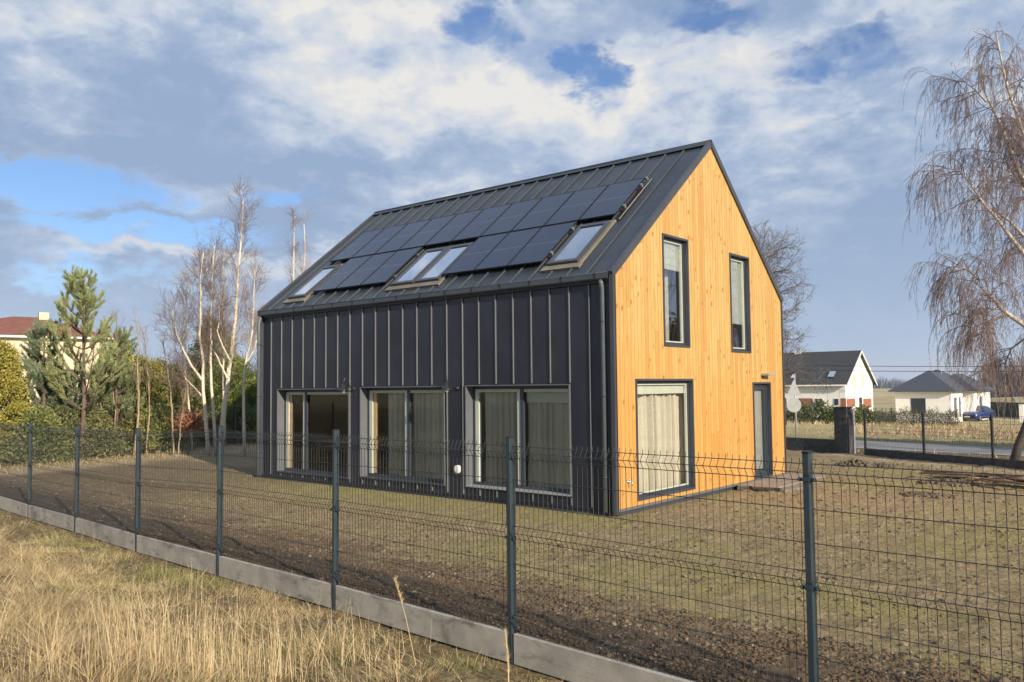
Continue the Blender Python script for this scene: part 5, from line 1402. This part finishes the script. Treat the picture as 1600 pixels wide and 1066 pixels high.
# mesh posts of the far gardens
ff_ = empty('garden_fence', tuple(float(q) for q in gp(1300, 662)), 'thin dark fence posts with wire in front of the white gabled house', 'fence')
PP = [gp(px, py) for px, py in ((1228, 664), (1250, 663.5), (1270, 663), (1290, 662), (1328, 660), (1347, 658.5), (1363, 657.5), (1379, 657), (1394, 657), (1410, 656.5))]
for p in PP: mb = MB(); zz = float(zground(p[0], p[1], False)); mb.tube([(p[0], p[1], zz-.1), (p[0], p[1], zz+1.55)], .045, 6); mb.build('post', 'wire_paint', ff_)
for h in (.3, .9, 1.45):
    mb = MB(); mb.tube([(p[0], p[1], zground(p[0], p[1], False)+h) for p in PP], .008, 4); mb.build('wire', 'wire_paint', ff_)
gpn = [at(1540, 640, 128), at(1596, 640, 122), at(1660, 640, 116)]
mb = MB()
for a, b in zip(gpn[:-1], gpn[1:]):
    za, zb_ = float(zground(a[0], a[1], False)), float(zground(b[0], b[1], False)); mb.prism([(a[0], a[1], za), (b[0], b[1], zb_), (b[0], b[1], zb_+1.9), (a[0], a[1], za+1.9)], (0, .04, 0))
tag(mb.build('green_screen_fence', 'screen_green'), 'dark green screened fence right of the blue car', 'fence')
a = gp(1597, 660); mb = MB(); mb.obox((a[0], a[1], a[2]+.95), (1, 0, 0), (0, 1, 0), (0, 0, 1), (.22, .2, 1.0)); mb.obox((a[0], a[1], a[2]+1.98), (1, 0, 0), (0, 1, 0), (0, 0, 1), (.26, .24, .03)); tag(mb.build('white_gate_post', 'render_white'), 'stout white gate post at the right edge beyond the field', 'post')

# far-off woods: reads as one bare grey brown mass -----------------------------------
rng = np.random.default_rng(120)


def far_wood(name, label, pxs, d, hgt, n, tintc, seed):
    rng = np.random.default_rng(seed); px = rng.uniform(pxs[0], pxs[1], n); dist = d*rng.uniform(.92, 1.1, n)
    B_ = np.array([at(p, 600, q) for p, q in zip(px, dist)]); B_[:, 2] = zground(B_[:, 0], B_[:, 1], False)
    hm = hgt*(.55+.6*vnoise(px*.09, px*0, 1.0, seed))
    L = hm*rng.uniform(.5, 1.05, n); t = np.array(tintc)*rng.uniform(.6, 1.3, (n, 1))
    v, f, tt = blades(rng, B_, L, np.full(n, d*.0008)*rng.uniform(.5, 1.8, n), rng.uniform(0, 2*pi, n), rng.uniform(0, .3, n), rng.uniform(-.1, .4, n), t, 4)
    o = raw_mesh(name, v, f, 4, 'needles', None, tint=tt); tag(o, label, 'woodland', kind='stuff')


far_wood('far_woodland', 'distant bare grey brown woods along the horizon on the left', (-40, 470), 120, 8.5, 5200, (.15, .13, .115), 5)
far_wood('far_woodland', 'distant bare trees behind the weeping birch on the right horizon', (1536, 1660), 330, 17, 1500, (.17, .16, .17), 6)
far_wood('far_woodland', 'thin low line of distant woods on the horizon behind the bungalow', (1180, 1660), 900, 11, 2600, (.10, .12, .14), 8)  # bluish tint puts the distance haze into the colour

# ------------------------------------------------------------------ HAZE
mb = MB(); mb.box((-6300, -2300, -6.5), (6300, 6300, 120)); hz = mb.build('haze', 'haze', origin=(0, 0, 0)); tag(hz, 'faint blue haze lying over the distant fields and hill', 'haze', kind='stuff'); hz.display_type = 'WIRE'
# ------------------------------------------------------------------ GROUND COVER
rng = np.random.default_rng(300)
# foreground dry grass on the bank outside the fence


def scatter(n, fn, u_rng, v_rng):
    u = rng.uniform(*u_rng, n); v = rng.uniform(*v_rng, n); p = np.array([FQ[0], FQ[1]])+np.outer(u, FD)+np.outer(v, FN); return u, v, p


DRY = np.array([[.74, .58, .33], [.62, .47, .25], [.82, .68, .43], [.45, .33, .17], [.70, .55, .29]]); GRN = np.array([[.30, .34, .09], [.40, .41, .14], [.22, .27, .07]]); BRN = np.array([[.22, .15, .085], [.15, .10, .06]])


def palette(n, gf):
    t = DRY[rng.integers(0, 5, n)]; g = rng.random(n) < gf; t[g] = GRN[rng.integers(0, 3, g.sum())]; b = rng.random(n) < .12; t[b] = BRN[rng.integers(0, 2, b.sum())]
    return t*rng.uniform(.8, 1.2, (n, 1))


AV, AF, AT = [], [], []


def add_blades(p, L, w, az, lean, curl, t, K=4):
    z = zground(p[:, 0], p[:, 1]); v, f, tt = blades(rng, np.c_[p, z-.01], L, w, az, lean, curl, t, K); AV.append(v); AF.append(f); AT.append(tt)


def flush(name, m, label, cat):
    o = 0; fs = []
    for v, f in zip(AV, AF): fs.append(f+o); o += len(v)
    ob = raw_mesh(name, np.concatenate(AV), np.concatenate(fs), 4, m, None, tint=np.concatenate(AT)); tag(ob, label, cat, kind='stuff'); AV.clear(); AF.clear(); AT.clear(); return ob


# density falls with distance from the camera
for (n, vr, ur) in ((230000, (-4.8, -0.05), (3, 17.5)), (70000, (-7.0, -0.05), (-9, 6))):
    u, v, p = scatter(n, None, ur, vr)
    az_v = np.degrees(np.arctan2(p[:, 1]-CAMP[1], p[:, 0]-CAMP[0])); dist = np.hypot(p[:, 0]-CAMP[0], p[:, 1]-CAMP[1])
    clump = fbm(p[:, 0], p[:, 1], 2.2, 71); keep = (az_v > 96) & (az_v < 178) & (dist > 2.0) & (rng.random(n) < np.clip(.30+3.0*(clump-.36), .12, 1)*smooth(-v, .02, .35))
    p = p[keep]; clump = clump[keep]; v = v[keep]; n = len(p)
    gm = fbm(p[:, 0], p[:, 1], .75, 88); flow = vnoise(p[:, 0], p[:, 1], 1.6, 5)*9.0
    t = palette(n, 0); g = rng.random(n) < np.clip((gm-.44)*4.0+.45*smooth(-v, 2.6, .5), .05, .85); t[g] = (GRN[rng.integers(0, 3, n)]*rng.uniform(.8, 1.3, (n, 1)))[g]
    L = rng.uniform(.04, .15, n)*(.5+1.0*clump); L = np.where(g, L*.6, L)
    t = t*(.62+.75*fbm(p[:, 0], p[:, 1], 3.5, 91))[:, None]
    add_blades(p, L, rng.uniform(.002, .005, n), flow+rng.normal(size=n)*1.1, rng.uniform(.3, 1.45, n), rng.uniform(-.2, 1.0, n), t, 4)
# tussocks: old leaves arching out from a crown
nt_ = 700; u, v, c_ = scatter(nt_, None, (-5, 17.2), (-5.4, -.7)); az_v = np.degrees(np.arctan2(c_[:, 1]-CAMP[1], c_[:, 0]-CAMP[0])); dd_ = np.hypot(c_[:, 0]-CAMP[0], c_[:, 1]-CAMP[1])
tz = fbm(c_[:, 0], c_[:, 1], .8, 77); kp = (az_v > 98) & (az_v < 176) & (dd_ > 2.6) & (tz > .42); c_ = c_[kp]; v = v[kp]
for q, vq in zip(c_, v):
    n = int(rng.integers(70, 260)); a = rng.uniform(0, 2*pi, n); r = np.abs(rng.normal(size=n))*.09; wa = rng.uniform(0, 6.3); sz = rng.uniform(.55, 1.2)*np.clip(-vq/2.2, .4, 1.15)
    p = np.c_[q[0]+np.cos(a)*r, q[1]+np.sin(a)*r]
    add_blades(p, rng.uniform(.18, .46, n)*sz, rng.uniform(.0025, .005, n), np.where(rng.random(n) < .5, a, wa+rng.normal(size=n)*.5), rng.uniform(.25, 1.2, n), rng.uniform(.4, 1.7, n), palette(n, .02)*rng.uniform(.75, 1.15), 6)
# matted straw lying over in swathes
n = 42000; u, v, p = scatter(n, None, (-3, 17.3), (-5.4, -.35)); az_v = np.degrees(np.arctan2(p[:, 1]-CAMP[1], p[:, 0]-CAMP[0])); tus = fbm(p[:, 0], p[:, 1], 1.5, 140); dd_ = np.hypot(p[:, 0]-CAMP[0], p[:, 1]-CAMP[1])
keep = (az_v > 97) & (az_v < 176) & (dd_ > 2.4) & (rng.random(n) < np.clip((tus-.44)*6, .02, 1)*np.clip(-v/2, .25, 1)); p = p[keep]; n = len(p); br_ = (.55+.95*fbm(p[:, 0], p[:, 1], 4.0, 93))[:, None]
add_blades(p, rng.uniform(.18, .5, n), rng.uniform(.0025, .005, n), vnoise(p[:, 0], p[:, 1], .9, 9)*9+rng.normal(size=n)*.45, rng.uniform(.7, 1.35, n), rng.uniform(-.3, .9, n), palette(n, .01)*br_, 6)
flush('dry_grass', 'grass_blade', 'tangled straw coloured and green grass on the bank outside the fence', 'grass')
# tall reedy stems in loose stands
seeds_v = []


def stand(px, py, rad, n, hlo, hhi):
    c = gp(px, py); a = rng.uniform(0, 2*pi, n); r = rad*np.sqrt(rng.random(n)); p = np.c_[c[0]+np.cos(a)*r, c[1]+np.sin(a)*r]
    add_blades(p, rng.uniform(hlo, hhi, n), rng.uniform(.0025, .0045, n), rng.uniform(0, 2*pi, n), np.abs(rng.normal(size=n))*.14, rng.uniform(-.05, .35, n), DRY[rng.integers(0, 3, n)]*rng.uniform(.9, 1.25, (n, 1)), 5)


for a in ((215, 1010, .3, 40, .3, .6), (250, 1045, .4, 90, .35, .7), (305, 1050, .3, 80, .35, .75), (350, 1058, .3, 35, .3, .6), (180, 1060, .4, 60, .3, .5), (430, 1063, .35, 60, .25, .5), (60, 1030, .5, 50, .25, .5), (20, 900, .5, 50, .25, .5), (480, 1000, .3, 25, .2, .4), (600, 1064, .35, 18, .2, .4), (100, 1058, .5, 60, .3, .6), (390, 1064, .4, 90, .35, .7), (500, 1066, .4, 60, .3, .55), (150, 1020, .4, 30, .3, .5)): stand(*a)
n = 260; u, v, p = scatter(n, None, (2, 15), (-3.8, -.3)); add_blades(p, rng.uniform(.15, .42, n), rng.uniform(.003, .005, n), rng.uniform(0, 6.3, n), rng.uniform(0, .25, n), rng.uniform(0, .5, n), palette(n, .0), 5)
flush('tall_dry_stems', 'grass_blade', 'tall pale dry reedy stems standing in the foreground grass', 'grass')
# two single plumes reaching over the slab
for i, (pb, pt, lb) in enumerate((((652, 1040), (617, 905), 'single long dry grass stem with a feathery plume in front of the concrete slab'), ((795, 1075), (789, 985), 'short stout dry stem standing right in front of the sixth fence post'))):
    b = gp(*pb); d = hypot(b[0]-CAMP[0], b[1]-CAMP[1]); t_ = at(pt[0], pt[1], d); P = resample([b-np.array([0, 0, .05]), b*.45+t_*.55+np.array([.012, 0, 0]), t_], 10)
    mb = MB(); mb.tube(list(P), list(np.linspace(.0035 if i == 0 else .006, .002 if i == 0 else .004, 10)), 6); r_ = empty('grass_plume', tuple(float(q) for q in b), lb, 'grass stem'); mb.build('stalk', 'straw', r_)
    n = 260; tt = rng.uniform(.72, 1, n) if i == 0 else rng.uniform(.3, 1, n); B_ = np.array([np.interp(tt, np.linspace(0, 1, 10), P[:, k]) for k in range(3)]).T
    v_, f_, q_ = blades(rng, B_, rng.uniform(.02, .05, n), np.full(n, .003), rng.uniform(0, 6.3, n), rng.uniform(.1, .7, n), rng.uniform(0, .5, n), DRY[rng.integers(0, 3, n)]*1.1, 3); raw_mesh('plume', v_, f_, 4, 'grass_blade', r_, tint=q_)

# yard: sparse young grass, straw bits, clods
n = 150000; xx = rng.uniform(-18, 10, n); yy = rng.uniform(-7.6, 13.5, n); u, v = fence_uv(xx, yy); house_in = (xx > -10.75) & (xx < .06) & (yy > -.05) & (yy < 7.6)
ds2 = (xx+.83)*.425+(yy-14.6)*.905; az_v = np.degrees(np.arctan2(yy-CAMP[1], xx-CAMP[0])); dist = np.hypot(xx-CAMP[0], yy-CAMP[1])
g = fbm(xx, yy, .55, 301); g2 = fbm(xx, yy, 2.4, 311); lawn = smooth(yy+(g-.5), -1.9, -.9)*(yy < .3)*(xx > -11.5)*(xx < .5); prob = np.clip((g-.38)*2.0, .05, .8)*np.clip((g2-.35)*3, .1, 1)*smooth(v, 1.2, 3.2)+lawn*.8
prob *= np.where(np.exp(-(((xx-2.6)/2.2)**2+((yy-3.6)/2.4)**2)**1.5) > .35, .12, 1); prob *= np.where(xx < -10.8, .4, 1)
keep = (v > .1) & ~house_in & (ds2 < -.3) & (az_v > 95) & (az_v < 165) & (rng.random(n) < prob); p = np.c_[xx, yy][keep]; n = len(p)
tz = np.array([[.36, .36, .12], [.46, .42, .18], [.30, .33, .09], [.52, .43, .23]])[rng.integers(0, 4, n)]*rng.uniform(.75, 1.2, (n, 1))
add_blades(p, rng.uniform(.02, .06, n), rng.uniform(.004, .010, n), rng.uniform(0, 6.3, n), rng.uniform(.3, 1.3, n), rng.uniform(0, .8, n), tz, 3)
n = 9000; u, v, p = scatter(n, None, (-6, 19), (.08, 2.6)); add_blades(p, rng.uniform(.04, .12, n), rng.uniform(.002, .004, n), rng.uniform(0, 6.3, n), rng.uniform(1.1, 1.5, n), rng.uniform(-.1, .3, n), palette(n, .05)*.75, 3)
flush('sparse_grass', 'grass_blade', 'short sparse grass and straw bits growing on the bare yard soil', 'grass')
# clods
ico = np.array([(0, 0, 1), (.89, 0, .45), (.28, .85, .45), (-.72, .53, .45), (-.72, -.53, .45), (.28, -.85, .45), (.72, .53, -.45), (-.28, .85, -.45), (-.89, 0, -.45), (-.28, -.85, -.45), (.72, -.53, -.45), (0, 0, -1)])
icf = np.array([(0, 1, 2), (0, 2, 3), (0, 3, 4), (0, 4, 5), (0, 5, 1), (1, 6, 2), (2, 7, 3), (3, 8, 4), (4, 9, 5), (5, 10, 1), (6, 7, 2), (7, 8, 3), (8, 9, 4), (9, 10, 5), (10, 6, 1), (11, 7, 6), (11, 8, 7), (11, 9, 8), (11, 10, 9), (11, 6, 10)])


def clods(name, label, xx, yy, size, tint, cat='soil'):
    n = len(xx); P = ico[None]*(1+rng.normal(size=(n, 12, 1))*.33)*size[:, None, None]*np.array([1, 1, .62]); a = rng.uniform(0, 6.3, n); c_, s_ = np.cos(a)[:, None], np.sin(a)[:, None]
    st = rng.uniform(.7, 1.5, n)[:, None]; X = P[..., 0]*st; Y = P[..., 1]/st; P = np.stack([X*c_-Y*s_, X*s_+Y*c_, P[..., 2]], -1)
    z = zground(xx, yy)+size*.12; P += np.stack([xx, yy, z], 1)[:, None]; F = icf[None]+np.arange(n)[:, None, None]*12
    o = raw_mesh(name, P.reshape(-1, 3), F.reshape(-1, 3), 3, 'soil_clod', None, tint=np.repeat(tint, 12, 0)); tag(o, label, cat, kind='stuff'); return o


n = 190000; xx = rng.uniform(-16, 10, n); yy = rng.uniform(-7.5, 13.0, n); u, v = fence_uv(xx, yy); dist = np.hypot(xx-CAMP[0], yy-CAMP[1]); az_v = np.degrees(np.arctan2(yy-CAMP[1], xx-CAMP[0]))
house_in = (xx > -10.85) & (xx < .15) & (yy > -.15) & (yy < 7.7); ds2 = (xx+.83)*.425+(yy-14.6)*.905; cl_ = fbm(xx, yy, 1.5, 333)
pr_ = np.clip((cl_-.38)*3.2, .06, 1)*np.clip(1.25-dist/24, .15, 1)*np.where(v < 2.0, 1.0, .55)
keep = (v > .1) & ~house_in & (ds2 < -.3) & (az_v > 95) & (az_v < 165) & (rng.random(n) < pr_) & ~((yy > -1.6) & (xx < 0.3) & (yy < 8))
xx, yy = xx[keep], yy[keep]; n = len(xx); sz = rng.gamma(1.6, .0055, n)+.004; sz = np.clip(sz, .004, .036)
clods('soil_clods', 'small dark and tan clods of soil strewn over the yard', xx, yy, sz, rng.uniform(.25, .85, (n, 1))*np.ones((n, 3)))
# berms of spoil along the fence: rough darker lumps
n = 80000; u, v, p = scatter(n, None, (4, 18.5), (.1, 2.2)); pr_ = np.clip((fbm(p[:, 0], p[:, 1], 2.0, 350)-.35)*3, .1, 1)*(1-smooth(v, 1.2, 2.3)*.7); keep = rng.random(n) < pr_; p = p[keep]; n = len(p)
clods('dark_clods', 'dark crumbly topsoil heaped along the inside of the fence', p[:, 0], p[:, 1], np.clip(rng.gamma(1.6, .0042, n)+.003, 0, .026), np.array([.58, .50, .43])*rng.uniform(.4, .85, (n, 1)))

# corn stubble field beyond the road
n = 26000; xx = rng.uniform(-8, 22, n); yy = rng.uniform(18, 40, n); w_ = yy+.165*xx; rowm = np.abs(((w_*1.35) % 1)-.5) < .28
keep = (w_ > 23.6) & (w_ < 33.5) & (xx > -4.2+(w_-24)*.12+rng.normal(size=n)*.4) & rowm; p = np.c_[xx, yy][keep]; n = len(p)
tt = np.array([[.60, .45, .29], [.50, .36, .22], [.68, .54, .36], [.40, .26, .15]])[rng.integers(0, 4, n)]*rng.uniform(.8, 1.2, (n, 1))
add_blades(p, rng.uniform(.15, .55, n), rng.uniform(.02, .05, n), rng.uniform(0, 6.3, n), rng.uniform(.1, 1.2, n), rng.uniform(0, 1.4, n), tt, 4)
flush('corn_stubble', 'grass_blade', 'dry broken corn stalks and leaves in the field beyond the road', 'crop')
# rough dry verge and meadow beyond the road
n = 42000; xx = rng.uniform(-40, 25, n); yy = rng.uniform(14, 95, n)**1.0; w_ = yy+.15*xx; ff2_ = (xx+.83)*.425+(yy-14.6)*.905; az_v = np.degrees(np.arctan2(yy-CAMP[1], xx-CAMP[0]))
keep = (az_v > 96) & (az_v < 118) & (((w_ > 20.4)) | ((ff2_ > .15) & (w_ < 16.3))) & (rng.random(n) < np.clip(30/np.maximum(yy, 1), .35, 1)); p = np.c_[xx, yy][keep]; w_ = w_[keep]; n = len(p)
gg = (w_ > 20.4) & (w_ < 23.4); tt = palette(n, .12); tt[gg] = (GRN[rng.integers(0, 3, n)]*.65)[gg]
add_blades(p, rng.uniform(.08, .26, n)*np.where(w_ > 40, 1.6, 1), rng.uniform(.012, .03, n)*np.where(w_ > 40, 2.5, 1), rng.uniform(0, 6.3, n), rng.uniform(.1, 1.1, n), rng.uniform(0, 1, n), tt, 3)
n = 5000; tt_ = rng.uniform(0, 1, n); p = np.stack([np.interp(tt_, (0, 1), (-16.4, -19.4)), np.interp(tt_, (0, 1), (-8, 8))], 1)+rng.normal(size=(n, 2))*np.array([.7, .3]); p[:, 0] -= .9; add_blades(p, rng.uniform(.06, .22, n), rng.uniform(.008, .02, n), rng.uniform(0, 6.3, n), rng.uniform(.1, 1.2, n), rng.uniform(0, 1, n), palette(n, .2), 3)
flush('meadow_grass', 'grass_blade', 'rough dry meadow grass on the verges and beyond the road', 'grass')

# ------------------------------------------------------------------ SMALL THINGS IN THE YARD
rng = np.random.default_rng(400)
mb = MB(); mb.box((.09, 4.55, -.04), (.95, YB-.05, .035)); ter = empty('paved_step', (.5, 6.0, 0), 'low pinkish paved strip along the foot of the timber gable below the narrow door', 'paving'); mb.build('bed', 'plinth', ter)
mb = MB()
for i in range(4):
    for j in range(14): mb.box((.095+i*.212, 4.56+j*.202, .037), (.095+i*.212+.206, 4.56+j*.202+.196, .072+rng.uniform(-.003, .003)))
mb.build('pavers', 'paver_pink', ter, bevel=.003)
PH_ = [(1184, 767, 'dark brick lying by the near edge of the paved strip, leftmost of the loose bricks'), (1193, 769, 'dark brick second from the left of the loose bricks by the paved strip'), (1201, 768, 'dark brick in the middle of the loose bricks by the paved strip'), (1212, 768, 'dark brick right of the middle loose brick by the paved strip'), (1171, 764, 'dark broken brick lying apart from the others close under the gable wall')]
for px, py, lb in PH_:
    c = gp(px, py); a = rng.uniform(0, 3); mb = MB(); mb.obox((c[0], c[1], c[2]+.035), (cos(a), sin(a), 0), (-sin(a), cos(a), 0), (0, 0, 1), (.11, .055, .035)); tag(mb.build('loose_brick', 'brick_dark', bevel=.006), lb, 'brick', 'loose dark bricks beside the paved strip')
mb = MB(); a = gp(1222, 771); b = gp(1262, 763); dv = (b-a)/np.linalg.norm(b-a); c = (a+b)/2; mb.obox((c[0], c[1], .04), tuple(dv), (-dv[1], dv[0], 0), (0, 0, 1), (np.linalg.norm(b-a)/2, .05, .03)); tag(mb.build('wooden_batten', 'flash_tan'), 'pale wooden batten lying in front of the paved strip', 'batten')
# heap of old boards and branches
LB = ['longest rusty brown board across the heap of old wood', 'brown board at the left tip of the wood heap', 'pale branch sticking out of the wood heap to the right', 'dark plank lying along the front of the wood heap', 'brown board lying crosswise near the middle of the heap', 'reddish plank on top of the wood heap', 'thin dark lath at the back of the wood heap', 'short reddish board leaning on the front plank', 'brown bark covered log at the right of the heap', 'weathered board in the rear of the wood heap', 'splintered brown board between the two longest boards', 'low reddish plank at the foot of the heap']
for i, lb in enumerate(LB):
    px = 1470+i*14+rng.uniform(-10, 10); py = 750+(px-1470)*.10+rng.uniform(-5, 5); c = gp(px, py); a = radians(-12)+rng.normal()*.25; L = rng.uniform(.5, 1.3); tz = rng.normal()*.04
    d3 = np.array([cos(a), sin(a), tz]); d3 /= np.linalg.norm(d3); z = .06+.10*rng.random(); mb = MB()
    if 'branch' in lb or 'log' in lb or 'lath' in lb: mb.tube([c+np.array([0, 0, z])-d3*L*.6, c+np.array([.03, .02, z+.03]), c+np.array([0, 0, z+.02])+d3*L*.6], [.03, .025, .015], 7); m_ = 'bark_sapling' if 'pale' in lb else 'bark_brown'
    else: mb.obox((c[0], c[1], z), tuple(d3), (-sin(a), cos(a), 0), (0, 0, 1), (L*.55, rng.uniform(.05, .09), .015)); m_ = 'rust_wood'
    tag(mb.build('old_board' if m_ == 'rust_wood' else 'branch', m_), lb, 'board' if m_ == 'rust_wood' else 'branch', 'old boards and branches heaped at the right')
# little heaps of dug soil


def heap(px, py, r, h, lb):
    c = gp(px, py); n = 260; a = rng.uniform(0, 6.3, n); q = r*np.sqrt(rng.random(n)); X = np.cos(a)*q*1.5; Y = np.sin(a)*q*.8; z = h*np.clip(1-(q/r)**2, 0, 1)
    sz = rng.uniform(.02, .06, n); P = ico[None]*(1+rng.normal(size=(n, 12, 1))*.2)*sz[:, None, None]; P += np.stack([c[0]+X, c[1]+Y, c[2]+z*rng.random(n)], 1)[:, None]
    o = raw_mesh('soil_heap', P.reshape(-1, 3), (icf[None]+np.arange(n)[:, None, None]*12).reshape(-1, 3), 3, 'soil_clod', None, tint=np.full((n*12, 3), .45)); tag(o, lb, 'soil heap', 'small dark heaps of dug soil in the yard', 'stuff')


heap(1337, 728, .35, .16, 'small dark heap of dug soil in front of the gate pillar')
heap(1382, 730, .22, .08, 'low dark soil heap a little right of the larger one near the pillar')
heap(1452, 776, .35, .06, 'flat dark soil patch left of the heap of old wood')
heap(1480, 757, .4, .08, 'dark soil under the left end of the heap of old wood')
